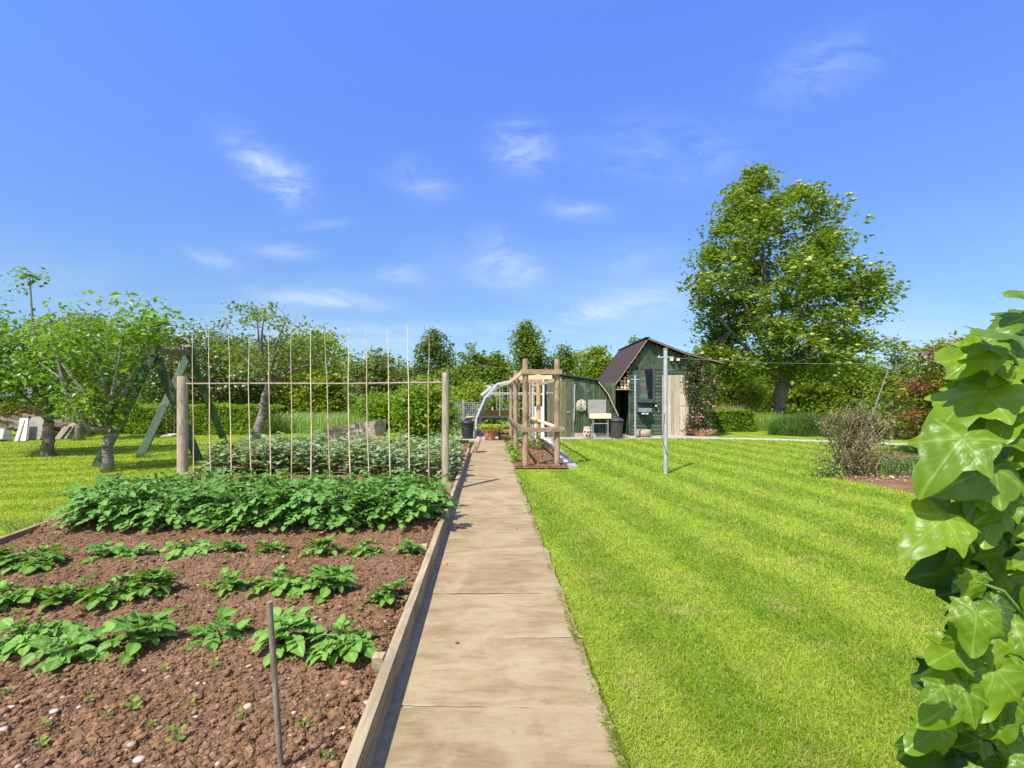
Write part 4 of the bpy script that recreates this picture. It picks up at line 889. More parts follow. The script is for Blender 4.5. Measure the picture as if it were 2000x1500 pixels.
C = rs.normal(size=(700, 3)) * np.array([.17, .15, .03]) + np.array([p.x - .02, p.y, .43]); C[:60, 0] -= .15; a = Acc(); cloud(a, C, .032, 1.2, aspect=1.6); a.build('blossom', L_YEL, o)
p = G(988, 858, .024); o = thing('half_barrel', 'low brown half barrel planter beside the terracotta pot', 'planter', (p.x, p.y, .024)); a = Acc()
for k in range(22):
    a0, a1 = 2 * math.pi * k / 22, 2 * math.pi * (k + .94) / 22
    for (z1, r1, z2, r2) in ((0, .20, .14, .235), (.14, .235, .28, .245)):
        a.add([(p.x + r1 * math.cos(a0), p.y + r1 * math.sin(a0), .024 + z1), (p.x + r1 * math.cos(a1), p.y + r1 * math.sin(a1), .024 + z1), (p.x + r2 * math.cos(a1), p.y + r2 * math.sin(a1), .024 + z2), (p.x + r2 * math.cos(a0), p.y + r2 * math.sin(a0), .024 + z2)], [(0, 1, 2, 3)], rnd=.3 + .4 * (k % 3) / 2)
a.build('staves', M_BARREL, o)
for z_ in (.06, .20): a = Acc(); a.lathe((p.x, p.y, z_), [(.232 if z_ < .1 else .247, 0), (.236 if z_ < .1 else .251, .02), (.236 if z_ < .1 else .251, .03)], 24); a.build('hoop', M_DARK, o)
a = Acc(); a.lathe((p.x, p.y, .25), [(0, 0), (.235, 0)], 22); a.build('compost', M_SOIL, o)

def dustbin(x, y, r_, h, label, mat, lump=False):
    o = thing('dustbin', label, 'dustbin', (x, y, .024)); a = Acc(); sq = lambda a_, i: 1 + (.018 * math.cos(a_ * 22) if 0 < i < 4 else 0)
    a.lathe((x, y, .024), [(0, 0), (r_ * .80, 0), (r_ * .82, .02), (r_ * .96, h * .80), (r_ * .98, h * .84), (r_ * 1.02, h * .84), (r_ * 1.02, h * .87), (r_ * .98, h * .87), (r_ * .98, h * .9)], 88, sq=sq); a.build('body', mat, o)
    a = Acc(); a.lathe((x, y, .024 + h * .885), [(r_ * 1.0, -.01), (r_ * 1.08, -.01), (r_ * 1.08, .02), (r_ * 1.0, .035), (r_ * .8, .075), (r_ * .35, .105), (0, .11)], 40); ld = a.build('lid', mat, o, smooth=True)
    a = Acc(); a.tube([(x - .06, y, h + .04), (x - .05, y, h + .085), (x + .05, y, h + .085), (x + .06, y, h + .04)], .012, 8); a.build('handle', mat, ld, smooth=True)
    for s_ in (-1, 1): a = Acc(); a.tube([(x + s_ * r_ * .98, y - .06, h * .77), (x + s_ * (r_ + .045), y - .05, h * .75), (x + s_ * (r_ + .045), y + .05, h * .75), (x + s_ * r_ * .98, y + .06, h * .77)], .010, 6); a.build('side_handle', mat, o, smooth=True)
    return o
dustbin(3.24, 15.05, .205, .60, 'ribbed black dustbin with lid in front of the log store', M_BLACKW)
dustbin(-1.36, 14.85, .205, .54, 'smooth black dustbin left of the greenhouse corner', M_BLACKP)
a = Acc(); vv, f = rough_ico(120, 2, .25)
for (dx, dy, dz) in ((0, 0, 0), (.10, .02, .01)): a.add(vv * np.array([.09, .07, .04]) + np.array([-1.33 + dx, 14.85 + dy, .665 + dz]), f)
a.build('stone', M_BRICK, smooth=True, label='reddish stone weighing down the lid of the left dustbin', cat='stone')
# terracotta strawberry pot with pockets
p = G(1147, 856, .024); o = thing('strawberry_pot', 'pale terracotta strawberry pot with round openings by the sink', 'plant pot', (p.x, p.y, .024)); a = Acc()
a.lathe((p.x, p.y, .024), [(0, 0), (.10, 0), (.115, .03), (.128, .15), (.12, .26), (.10, .31), (.115, .335), (.118, .35), (.10, .35), (.09, .31), (0, .30)], 24); a.build('pot', M_TERRAP, o, smooth=True)
for (an, z_) in ((-1.9, .10), (-1.2, .10), (-1.55, .20), (-.9, .21), (-2.3, .21)):
    a = Acc(); c = Vector((p.x + .123 * math.cos(an), p.y + .123 * math.sin(an), .024 + z_)); d = Vector((math.cos(an), math.sin(an), .5)).normalized(); a.tube([c, c + d * .012], [.030, .026], 12); a.build('opening', M_DARK, o)
# garden sink on stand
sk = thing('garden_sink', 'steel backed garden sink on thin legs against the green boards', 'sink', (2.75, 15.1, 0))
a = Acc(); a.box((2.68, 15.34, 1.0), (.58, .015, .42)); a.build('splashback', M_STEEL, sk)
a = Acc(); a.box((2.735, 14.98, .70), (.64, .05, .15)); a.box((2.735, 15.30, .70), (.64, .04, .15)); a.box((2.43, 15.14, .70), (.04, .27, .15)); a.box((3.04, 15.14, .70), (.04, .27, .15)); a.box((2.735, 15.14, .64), (.58, .28, .02)); a.build('basin', M_CREAM, sk, bevel=.006)
for (x, y) in ((2.50, 15.0), (2.96, 15.0), (2.50, 15.28), (2.96, 15.28)): a = Acc(); a.tube([(x, y, .02), (x, y, .63)], .014, 8); a.build('leg', M_GALV, sk)
a = Acc(); a.tube([(2.5, 15.0, .47), (2.96, 15.0, .47)], .010, 8); a.tube([(2.5, 15.28, .06), (2.96, 15.28, .06)], .010, 8); a.build('stretcher', M_GALV, sk)
a = Acc(); a.tube([(2.56, 15.2, .64), (2.56, 15.15, .5), (2.56, 15.15, .42)], .022, 8); a.build('waste_pipe', M_GREYP, sk)
o = thing('hanging_mop', 'shaggy pale rope bundle hanging on the green boards', 'rope bundle', (2.18, 15.3, .9)); a = Acc(); random.seed(3)
for k in range(46):
    x = 2.06 + .26 * random.random(); y = 15.36 - random.random() * .09; L_ = random.uniform(.15, .34); a.tube([(x, y, 1.22 - abs(x - 2.19) * .5), (x - .01, y - .03, 1.12), (x + random.uniform(-.05, .05), y - .02, 1.2 - L_)], [.016, .014, .006], 5, rnd=random.random())
a.build('strands', M_MOP, o); a = Acc(); a.tube([(2.04 + .13 - .14 * math.cos(q / 4), 15.33, 1.02 + .17 * math.sin(q / 4)) for q in range(26)], .010, 6); a.build('yellow_hose', surf('yellow_hose', (.55, .48, .12), (.68, .6, .2), 8, rough=.5), o)
o = thing('garden_hose', 'pale blue hose hanging straight down beside the brown shed door', 'hose', (1.97, 15.35, .7)); a = Acc(); a.tube([(1.99, 15.35, 1.70), (1.975, 15.35, 1.4), (1.985, 15.35, 1.0), (1.955, 15.34, .66), (1.955, 15.33, .58)], .013, 8); a.build('hose', M_BLUE, o, smooth=True)
a = Acc(); a.tube([(1.955, 15.33, .58), (1.955, 15.33, .50)], [.018, .012], 8); a.build('nozzle', M_BRONZE, o)

# ------------------------------------------------------------------ big shed
YB = 16.0
sh = thing('garden_shed', 'dark green timber shed with brown felt roof and bare wood door', 'shed', (5, YB, 0))
RPp = [(3.21, 1.48), (4.42, 3.18), (5.65, 2.70), (6.84, 2.40)]
def roof_z(x):
    for i in range(3):
        if RPp[i][0] <= x <= RPp[i + 1][0]: q = (x - RPp[i][0]) / (RPp[i + 1][0] - RPp[i][0]); return RPp[i][1] + (RPp[i + 1][1] - RPp[i][1]) * q
    return 0
WXL, WXR, ZH = 3.89, 6.22, 2.20
wx0, wx1, wz0, wz1 = 4.14, 4.68, 1.14, 2.27      # window opening
a = Acc(); z = .06
while z < ZH - .01:
    z2 = min(z + .118, ZH); spans = [(WXL, WXR)]
    if z2 > wz0 and z < wz1: spans = [(WXL, wx0), (wx1, WXR)]
    for (x1, x2) in spans:
        rr = random.random(); V = [(x1, YB - .018, z), (x2, YB - .018, z), (x2, YB - .002, z2 - .004), (x1, YB - .002, z2 - .004), (x1, YB + .02, z), (x2, YB + .02, z)]
        a.add(V, [(0, 1, 2, 3), (0, 4, 5, 1)], rnd=rr)
    z = z2
a.build('boarded_wall', M_GRNH, sh)
a = Acc(); x = WXL - .30
while x < 6.22:
    x2 = x + .12; zt = min(roof_z(x), roof_z(x2)) - .03
    spans = [(ZH + .004, zt)]
    if x2 > WXL - .02 and wx0 - .01 < (x + x2) / 2 < wx1 + .01: spans = [(max(ZH + .004, wz1 + .01), zt)]
    if x < WXL - .05: spans = [(max(ZH - .0, 2.1), zt)]
    for (zb, zt_) in spans:
        if zt_ > zb + .02: a.box(((x + x2) / 2, YB + .005, (zb + zt_) / 2), (.116, .02, zt_ - zb), rnd=random.random())
    x = x2
a.build('gable', M_GRN, sh)
a = Acc(); a.box((WXL + .012, YB + 2.0, 1.2), (.02, 3.95, 2.4)); a.box((WXR - .012, YB + 2.0, 1.15), (.02, 3.95, 2.3)); a.prism([(3.5, 0), (6.2, 0), (6.2, 2.5), (5.6, 2.66), (4.44, 3.1), (3.5, 1.8)], 'y', YB + 3.97, YB + 3.99)
a.box((3.55, YB + 1.6, .8), (.66, .02, 1.6)); a.build('rear_walls', M_GRN, sh)
a = Acc(); a.box((3.28, YB + .62, .72), (.03, 1.2, 1.42)); a.box((3.285, YB - .01, .72), (.05, .05, 1.42)); a.box((WXL - .03, YB - .02, 1.15), (.06, .04, 2.3)); a.build('corner_posts', M_GRN, sh, bevel=.003)
a = Acc(); a.box((3.62, YB + .50, 1.545), (.50, 1.2, .035)); a.build('log_shelf', M_GREYW, sh)
for nm, i, mt in (('roof', 0, M_BITUM), ('roof', 1, M_BITUM), ('roof', 2, M_BITUM)):
    (x1, z1), (x2, z2) = RPp[i], RPp[i + 1]; d = Vector((x2 - x1, 0, z2 - z1)).normalized(); n_ = Vector((-d.z, 0, d.x)) * .04
    if i == 0: x1, z1 = x1 - d.x * .06, z1 - d.z * .06
    a = Acc(); a.prism([(x1, z1), (x2, z2), (x2 + n_.x, z2 + n_.z), (x1 + n_.x, z1 + n_.z)], 'y', YB - (.12 if i == 0 else .22), YB + 4.1); a.build(nm, mt, sh)
a = Acc()
for i in range(3):
    (x1, z1), (x2, z2) = RPp[i], RPp[i + 1]; yb_ = YB - (.135 if i == 0 else .235); a.beam((x1, yb_, z1 - .01), (x2, yb_, z2 - .01), .02, .075, up=(0, 1, 0))
a.build('bargeboard', M_ROUGHB, sh)
a = Acc(); a.beam((4.42, YB - .22, 3.235), (4.42, YB + 4.1, 3.235), .14, .02); a.build('ridge_strip', M_BITUM, sh)
wn = thing('x', 'x', 'x'); bpy.data.objects.remove(wn)
a = Acc()
for (c, d) in (((wx0 + .03, YB - .02, (wz0 + wz1) / 2), (.065, .07, wz1 - wz0)), ((wx1 - .03, YB - .02, (wz0 + wz1) / 2), (.065, .07, wz1 - wz0)), (((wx0 + wx1) / 2, YB - .02, wz1 - .03), (wx1 - wx0 - .13, .066, .065)), (((wx0 + wx1) / 2, YB - .02, wz0 + .04), (wx1 - wx0 - .13, .066, .08))): a.box(c, d)
wf = a.build('window', M_DKGREY, sh, bevel=.004)
a = Acc(); a.box(((wx0 + wx1) / 2, YB - .06, wz0 - .015), (wx1 - wx0 + .06, .12, .03)); a.build('sill', M_DKGREY, wf)
a = Acc(); a.add([(wx0 + .06, YB - .035, wz0 + .07), (wx1 - .06, YB - .035, wz0 + .07), (wx1 - .06, YB - .035, wz1 - .06), (wx0 + .06, YB - .035, wz1 - .06)], [(0, 1, 2, 3)]); a.build('pane', M_GLASS, wf)
a = Acc(); V = []
for i in range(13):
    q = i / 12; xx = wx0 + .07 + q * .17
    for j in range(6):
        zz = wz0 + .05 + j * .2; V.append((wx0 + .07 + q * (.28 - .12 * j / 5), YB + .012 + .01 * math.sin(q * 14), zz))
a.add(V, [(i * 6 + j, (i + 1) * 6 + j, (i + 1) * 6 + j + 1, i * 6 + j + 1) for i in range(12) for j in range(5)]); a.build('curtain', M_CURT, sh)
a = Acc(); a.tube([(wx0 + .2, YB + .3, 1.3), (wx1 - .05, YB + .35, 1.55)], .012, 6); a.build('inner_brace', M_CREAM, sh)
dr = Acc(); x = 4.92
while x < 5.72: dr.box((x + .048, YB - .05, 1.02), (.093, .028, 1.98), rnd=random.random()); x += .0965
dr = dr.build('door', M_OAKDOOR, sh, bevel=.002)
for z_ in (1.80, 1.02, .22): a = Acc(); a.box((5.60, YB - .068, z_), (.25, .01, .032)); a.box((5.72, YB - .066, z_), (.05, .016, .09)); a.build('hinge', M_GALV, dr)
a = Acc(); a.box((5.60, YB - .3, .018), (1.8, .9, .032)); a.build('doorstep', M_CONC, sh)
# wall box, lamp and lights on the shed
o = thing('wall_box', 'grey wall mounted box with white round underside below the shed window', 'wall box', (4.35, YB - .1, .8)); a = Acc(); a.box((4.32, YB - .13, .865), (.42, .22, .13)); a.build('housing', M_GREYP, o, bevel=.008)
a = Acc(); a.box((4.34, YB - .12, .775), (.30, .18, .05)); a.build('lower_tray', M_DARK, o, bevel=.004); a = Acc(); a.lathe((4.32, YB - .19, .745), [(0, -.02), (.10, -.02), (.12, .0), (.12, .025), (0, .025)], 22); a.build('bowl', M_WHITE, o, smooth=True)
o = thing('outdoor_socket', 'small black and white fitting at the lower right of the shed window', 'wall fitting', (4.71, YB - .05, 1.0)); a = Acc(); a.box((4.69, YB - .05, 1.06), (.08, .07, .16)); a.build('housing', M_BLACKP, o, bevel=.01)
a = Acc(); a.lathe((4.71, YB - .1, .985), [(0, 0), (.03, 0), (.03, .04), (0, .04)], 12); a.build('lamp', M_WHITE, o); a = Acc(); a.tube([(4.74, YB - .03, .99), (4.80, YB - .03, .88), (4.81, YB - .03, .8)], .01, 6); a.box((4.81, YB - .035, .82), (.05, .04, .07)); a.build('cable', M_GREYP, o)
for i, (x, lab) in enumerate(((5.22, 'cream square lamp on the shed gable, the left of two'), (5.43, 'cream square lamp on the shed gable, the right of two'))):
    o = thing('security_light', lab, 'wall lamp', (x, YB - .06, 2.52), 'lamps above the shed door'); a = Acc(); a.box((x, YB - .09, 2.52), (.10, .09, .09)); a.build('lamp_head', M_CREAM, o, bevel=.006)
    a = Acc(); a.lathe((x + .05, YB - .07, 2.38), [(0, -.04), (.03, -.035), (.04, 0), (.03, .035), (0, .04)], 12); a.build('sensor', M_BLACKP, o, smooth=True)
a = Acc(); vv, f = ICO3, ICOF3; k_ = fbm(vv[:, 0] * 3, vv[:, 1] * 3, vv[:, 2] * 3, 4, 2); cub = np.sign(vv) * np.abs(vv) ** .4 * (.75 + .5 * k_)[:, None]; p = Vector((4.17, 15.45, .0))
a.add(cub * np.array([.23, .14, .125]) + np.array([p.x, p.y, .14]), f); a.build('stone_trough', M_STONE, smooth=True, label='rough mossy stone block at the foot of the green shed wall', cat='stone')
# logs
random.seed(12); lg = []; z = 1.56 + .055
while z < 2.2:
    x = WXL - .07
    while x > 3.3:
        r_ = random.uniform(.042, .058)
        if z + r_ < roof_z(x - r_) - .05: lg.append((x, z + random.uniform(-.006, .006), r_, ORD[int(round((WXL - .07 - x) / .112))], ORD[int(round((z - 1.615) / .098))]))
        x -= .112
    z += .098
for i, (x, z, r_, oa, ob) in enumerate(lg):
    o = thing('firewood_log', 'round firewood log, %s from the shed wall in the %s layer above the shelf' % (oa, ob), 'log', (x, YB + .1, z), 'firewood logs on the shelf'); yf = YB - random.uniform(.0, .06)
    a = Acc(); a.tube([(x, yf, z), (x, yf + .4, z)], r_ * .98, 9, cap=False); a.build('bark', M_LOG, o); a = Acc(); V = [(x + r_ * .96 * math.cos(q * .698), yf + .003, z + r_ * .96 * math.sin(q * .698)) for q in range(9)]; a.add(V, [tuple(range(9))], rnd=random.random()); a.build('cut_end', M_LOGE, o)
# ------------------------------------------------------------------ swing frame
sw = thing('swing_frame', 'green painted timber A frame swing with brown top beam', 'swing', (-7, 10, 0))
ap1, ap2 = Vector((-6.92, 9.4, 2.13)), Vector((-7.90, 11.9, 2.33)); f1, f2, f3, f4 = Vector((-7.60, 8.93, .0)), Vector((-6.33, 9.81, .0)), Vector((-7.88, 10.3, .0)), Vector((-7.97, 13.5, .0))
def sleg(a_, b_, off=0):
    d = (b_ - a_).normalized(); a = Acc(); bd = (ap2 - ap1).normalized() * off; a.beam(a_ - d * .16 + bd, b_ + bd, .075, .155, up=d.cross((ap2 - ap1).normalized())); a.build('leg', M_GRNS, sw, bevel=.005)
f3 = Vector((-8.05, 10.35, 0)); f3 = G(275, 892)
sleg(ap1, f1, -.05); sleg(ap1, f2, .04); sleg(ap2, f3, -.05); sleg(ap2, f4, .04)
bd = (ap2 - ap1).normalized(); a = Acc(); a.beam(ap1 - bd * .12 + Vector((0, 0, .03)), ap2 + bd * .55 + Vector((0, 0, .03)), .10, .14); a.build('top_beam', surf('brown_beam', (.12, .09, .04), (.22, .16, .08), 6, (5, 1, 5), .85), sw, bevel=.006)
for c in (ap1, ap2): a = Acc(); a.beam(c - bd * .14 + Vector((-.12, 0, .17)), c + bd * .10 + Vector((-.12, 0, .17)), .02, .16); a.beam(c - bd * .14 + Vector((.0, 0, .20)), c + bd * .10 + Vector((.12, 0, .13)), .16, .02); a.build('bracket', M_GREYW, sw)
m1, m2 = ap1.lerp(ap2, .30), ap1.lerp(ap2, .52); a = Acc(); a.beam(Vector((m1.x, m1.y, .46)) - bd * .03, Vector((m2.x, m2.y, .46)) + bd * .03, .2, .03); st = a.build('seat', M_GREYW, sw, bevel=.004)
for m_ in (m1, m2): a = Acc(); a.tube([(m_.x, m_.y, .46), (m_.x, m_.y, 2.12)], .007, 6); a.build('rope', M_TWIG, sw)
# ------------------------------------------------------------------ raised planter
pl = thing('raised_planter', 'grey weathered wooden planter, low at left and tall at right', 'planter', (-4.6, 13.8, 0))
q0, q1, q2 = G(636, 858), G(733, 862), G(752, 857); q0 = Vector((-5.35, 14.0, 0)); q1 = Vector((-3.93, 13.95, 0)); q2 = Vector((-3.85, 14.75, 0)); q3 = Vector((-5.3, 14.8, 0))
a = Acc(); zl, zr = .40, .62; nb_ = 4
for k in range(nb_):
    za0, za1 = zl * k / nb_, zl * (k + 1) / nb_ - .006; zb0, zb1 = zr * k / nb_, zr * (k + 1) / nb_ - .006
    for (pa, pb, ha, hb) in ((q0, q1, (za0, za1), (zb0, zb1)), (q1, q2, (zb0, zb1), (zb0, zb1)), (q2, q3, (zb0, zb1), (za0, za1)), (q3, q0, (za0, za1), (za0, za1))):
        d = (pb - pa).normalized(); n_ = Vector((d.y, -d.x, 0)) * .02; V = []
        for (pp, hh) in ((pa, ha), (pb, hb)):
            for s_ in (-1, 1):
                for zz in hh: V.append((pp.x + n_.x * s_, pp.y + n_.y * s_, zz))
        a.add(V, [(0, 1, 3, 2), (4, 6, 7, 5), (0, 4, 5, 1), (2, 3, 7, 6), (1, 5, 7, 3), (0, 2, 6, 4)], rnd=random.random())
a.build('side_boards', M_GREYW, pl)
a = Acc(); a.add([(q0.x + .02, q0.y + .02, zl - .08), (q1.x - .02, q1.y + .02, zr - .1), (q2.x - .02, q2.y - .02, zr - .1), (q3.x + .02, q3.y - .02, zl - .08)], [(0, 1, 2, 3)]); a.build('compost', M_SOIL, pl)
# wire fence
wf_ = thing('wire_fence', 'grey wire mesh panel between the currant bush and greenhouse', 'fence', (-1.5, 15.9, 0)); a = Acc()
for k in range(22): a.tube([(-2.35 + k * .062, 15.9, 0), (-2.35 + k * .062, 15.9, 1.12)], .006, 4, cap=False)
for k in range(18): a.tube([(-2.35, 15.9, .03 + k * .064), (-1.03, 15.9, .03 + k * .064)], .006, 4, cap=False)
a.build('mesh_wires', M_GALV, wf_)
for x in (-2.36, -1.6): a = Acc(); a.box((x, 15.93, .6), (.05, .05, 1.2)); a.build('post', M_ROUND, wf_)
# leaning boards on the left
random.seed(21)
def lean_slab(u0, u1, vt, vb, Yd, th, mat, label, tilt=.35, skew=.0, name='leaning_board'):
    b1, b2 = P(u0, vb, Yd), P(u1, vb, Yd); b1.z = b2.z = 0; h = CZ - (vt - VH) * Yd / F; a = Acc()
    t1, t2 = b1 + Vector((skew, tilt, h)), b2 + Vector((skew, tilt, h)); o_ = Vector((0, -1, .35)).normalized() * th
    V = [b1, b2, t2, t1, b1 + o_, b2 + o_, t2 + o_, t1 + o_]; a.add([tuple(q) for q in V], [(0, 1, 2, 3), (7, 6, 5, 4), (0, 4, 5, 1), (1, 5, 6, 2), (2, 6, 7, 3), (3, 7, 4, 0)]); a.build(name, mat, bevel=.006, label=label, cat='board')
G1 = surf('slab_grey', (.16, .14, .115), (.24, .21, .175), 4, rough=.9); G2 = surf('slab_pale', (.48, .44, .38), (.60, .56, .48), 6, rough=.9); G3 = surf('slab_brown', (.15, .115, .08), (.25, .20, .145), 5, rough=.9)
lean_slab(42, 80, 817, 859, 14.6, .05, G1, 'large dark grey panel leaning in the junk pile, behind the nearest left trunk', .5, -.15)
lean_slab(36, 53, 819, 862, 14.2, .05, G2, 'narrow pale slab leaning to the left in the junk pile', .5, -.42)
lean_slab(30, 36, 822, 862, 14.1, .04, M_CREAM, 'narrow cream edged board leaning against the pale slab', .5, -.30)
lean_slab(108, 120, 834, 855, 14.8, .05, G3, 'low brown board leaning just right of the trunk', .4, -.05)
lean_slab(120, 132, 828, 854, 14.9, .05, G3, 'brown board leaning in the middle of the right junk pile', .5, -.15)
lean_slab(132, 147, 823, 853, 15.1, .05, G1, 'rightmost dark board leaning in the junk pile', .5, -.15)
lean_slab(0, 21, 842, 863, 14.2, .25, G2, 'white block lying at the left edge of the junk pile', .05, 0, 'stone_block')
a = Acc()
for k in range(30): a.beam((random.uniform(-17.5, -13.6), random.uniform(15.4, 17), random.uniform(.1, .6)), (random.uniform(-17, -13.6), random.uniform(15.4, 17), random.uniform(.1, .7)), .06, .10, rnd=random.random())
a.build('brushwood_pile', G3, label='loose heap of old timber behind the leaning boards', cat='timber pile', kind='stuff')
# low building far left
bd_ = thing('outbuilding', 'low dark walled building with slate roof seen behind the left trees', 'building', (-27, 27, 0)); a = Acc(); a.box((-27, 28, .65), (9, 4, 1.3)); a.build('wall', M_DARK, bd_)
a = Acc(); a.prism([(25.7, 1.25), (28, 2.25), (30.3, 1.25), (30.3, 1.32), (28, 2.33), (25.7, 1.32)], 'x', -32, -22.3); a.build('roof', M_SLATE, bd_)
a = Acc(); a.box((-23.1, 25.97, .75), (.7, .05, 1.0)); a.build('window', M_WHITE, bd_)

# ------------------------------------------------------------------ trees, shrubs, hedges
def crown_points(Y, prof, ncl, depth=.75, gap=.0, seed=0, surf_=.55, gs=.9):
    """clump centres inside an outline given as (z, xl, xr) rows"""
    z = np.array([p_[0] for p_ in prof]); xl = np.array([p_[1] for p_ in prof]); xr = np.array([p_[2] for p_ in prof]); o = np.argsort(z); z, xl, xr = z[o], xl[o], xr[o]
    zs = np.linspace(z[0], z[-1], 200); wgt = (np.interp(zs, z, xr) - np.interp(zs, z, xl)) ** 1.1 + .12; wgt /= wgt.sum(); out_ = []
    while len(out_) < ncl:
        zz = rs.choice(zs, p=wgt) + rs.uniform(-.5, .5) * (zs[1] - zs[0]); l, r_ = np.interp(zz, z, xl), np.interp(zz, z, xr); c, hw = (l + r_) / 2, (r_ - l) / 2
        a_ = rs.rand() * 6.283; rho = rs.rand() ** (.5 if rs.rand() > surf_ else .12)
        lump = .62 + .75 * fbm(np.array([math.cos(a_) * 1.3 + seed]), np.array([math.sin(a_) * 1.3]), np.array([(zz - z[0]) / (z[-1] - z[0] + .01) * 5.]), 2, seed)[0]
        rho *= min(1.12, lump)
        p_ = np.array([c + hw * rho * math.cos(a_), Y + hw * depth * rho * math.sin(a_), zz])
        if gap > 0 and fbm(np.array([p_[0] * gs]), np.array([p_[1] * gs]), np.array([p_[2] * gs * 1.3]), 2, seed)[0] < gap: continue
        out_.append(p_)
    return np.array(out_)
def px(Y, rows): return [(CZ - (v - VH) * Y / F, (l - CU) * Y / F, (r_ - CU) * Y / F) for (v, l, r_) in rows]
def branches(acc, base, fork, tips, r0, n_main, seed=0, gravity=.0):
    """trunk from base to fork, main limbs, twigs to clump centres"""
    random.seed(seed); base, fork = Vector(base), Vector(fork)
    tips = [Vector(t_) for t_ in tips]
    idx = list(range(len(tips))); random.shuffle(idx); mains = []
    far = sorted(tips, key=lambda t_: -(t_ - fork).length)[:max(n_main * 4, 8)]; random.shuffle(far)
    for t_ in far:
        if len(mains) >= n_main: break
        if all((t_ - m_[-1]).length > (t_ - fork).length * .35 for m_ in mains):
            d = t_ - fork; side = Vector((random.uniform(-1, 1), random.uniform(-1, 1), 0)) * d.length * .07; pts = []
            for k in range(7): q = k / 6; p_ = fork.lerp(t_, q) + side * math.sin(math.pi * q) + Vector((0, 0, d.length * .10 * math.sin(math.pi * q) * (1 if d.z < abs(d.x) else .2))); pts.append(p_)
            mains.append(pts)
    for m_ in mains: acc.tube(m_, [r0 * .42 * (1 - .88 * k / 6) + .004 for k in range(7)], 7, cap=False)
    nodes = [p_ for m_ in mains for p_ in m_[1:]] + [fork]
    for t_ in tips:
        n_ = min(nodes, key=lambda q: (q - t_).length); L_ = (n_ - t_).length
        if L_ < .03: continue
        mid = n_.lerp(t_, .5) + Vector((random.uniform(-.1, .1), random.uniform(-.1, .1), .12)) * L_; r1 = min(r0 * .16, .006 + L_ * .010); acc.tube([n_, mid, t_], [r1, r1 * .7, r1 * .3], 5, cap=False)
def tree(name, label, cat, Y, rows, trunk, ncl, per, ls, lmat, bmat=M_BARKB, depth=.75, gap=.0, group=None, r0=.1, nm=7, cr=.35, up=.4, wind=(.6, 0, 0), seed=1, blossom=None, fork=None, twigs=True, flat=.7, bark_lean=None, surf_=.55):
    prof = [(z_ - (cr * .25 if k_ == 0 else 0), min(l_ + cr * .3, (l_ + q_) / 2 - .02), max(q_ - cr * .3, (l_ + q_) / 2 + .02)) for k_, (z_, l_, q_) in enumerate(px(Y, rows))]; C = crown_points(Y, prof, ncl, depth, gap, seed, surf_); bx, bz = (trunk[0] - CU) * Y / F, 0.0
    root = thing(name, label, cat, (bx, Y, 0), group); a = Acc()
    ls = ls * 1.22; sc_ = cr * rs.uniform(.6, 1.2, len(C)); off = np.clip(rs.normal(size=(len(C), per, 3)), -2.2, 2.2) * np.array([1.15, 1, flat]) * .5
    hwl = np.interp(C[:, 2], [q_[0] for q_ in prof][::-1], [(q_[2] - q_[1]) / 2 for q_ in prof][::-1]); sc_ = np.minimum(sc_, .55 * hwl + .10)
    kk = 5; off[:, kk:] = off[:, [q_ - q_ % kk for q_ in range(kk, per)]]       # leaves sit in small rosettes round each twig end
    Pt = (C[:, None, :] + off * sc_[:, None, None] + rs.normal(size=off.shape) * ls * np.array([.75, .75, .45])).reshape(-1, 3); Pt[:, 2] = np.maximum(Pt[:, 2], .03)
    tw = np.repeat(rs.rand(len(C)), per) * .5 + rs.rand(len(Pt)) * .5
    cloud(a, Pt, ls, up, wind, rnd=tw); a.build('crown', lmat, root)
    zf = fork[1] if fork else prof[-1][0] + .25 * (prof[0][0] - prof[-1][0]); xf = fork[0] if fork else bx
    b = Acc(); random.seed(seed); nseg = 7; pts = [Vector((bx + (xf - bx) * (q / nseg) + .05 * r0 * 10 * math.sin(q * 1.7 + seed) * (q > 0) * .4, Y, zf * q / nseg)) for q in range(nseg + 1)]
    b.tube(pts, [r0 * (1.2 if q == 0 else (1.02 - .28 * q / nseg)) for q in range(nseg + 1)], 12, cap=False)
    if twigs: branches(b, pts[0], pts[-1], C if len(C) < 260 else C[::len(C) // 260 + 1], r0, nm, seed)
    b.build('trunk', bmat, root, smooth=True)
    if blossom:
        n_, sz, bm_, flatb = blossom; f_ = Acc(); fr0 = np.where((Pt[:, 1] < Y + .2) & (rs.rand(len(Pt)) < .9))[0]; sel = rs.choice(fr0, n_, replace=False); Q = Pt[sel] + np.array([0, -.12, .06]); v, fc = rough_ico(5, 1, .3)
        M = rotz(n_, (.7, 1.2), (flatb, flatb + .2), sz * rs.uniform(.6, 1.2, n_)); f_.batch(v, fc, Q, M); f_.build('blossom', bm_, root)
    return root
# rowan on the right
tree('rowan_tree', 'large windswept rowan tree with cream blossom right of the shed', 'tree', 20.5, [(296, 1455, 1480), (335, 1450, 1515), (375, 1436, 1550), (415, 1424, 1630), (470, 1378, 1640), (520, 1352, 1655), (560, 1328, 1685), (600, 1322, 1705), (640, 1335, 1705), (690, 1335, 1715), (725, 1385, 1690), (746, 1450, 1610)], (1520, 830), 530, 75, .145, L_ROWAN, M_BARK, .72, .465, r0=.27, nm=16, cr=.66, up=.6, wind=(1.6, 0, .1), seed=3, blossom=(340, .115, L_FLOW, .4), fork=(11.3, 1.9), flat=.55)
o = Acc(); o.tube([P(1520, 800, 20.5), P(1532, 770, 20.5), P(1545, 730, 20.5)], [.14, .12, .08], 10); o.build('limb', M_BARK, bpy.data.objects['rowan_tree'], smooth=True)
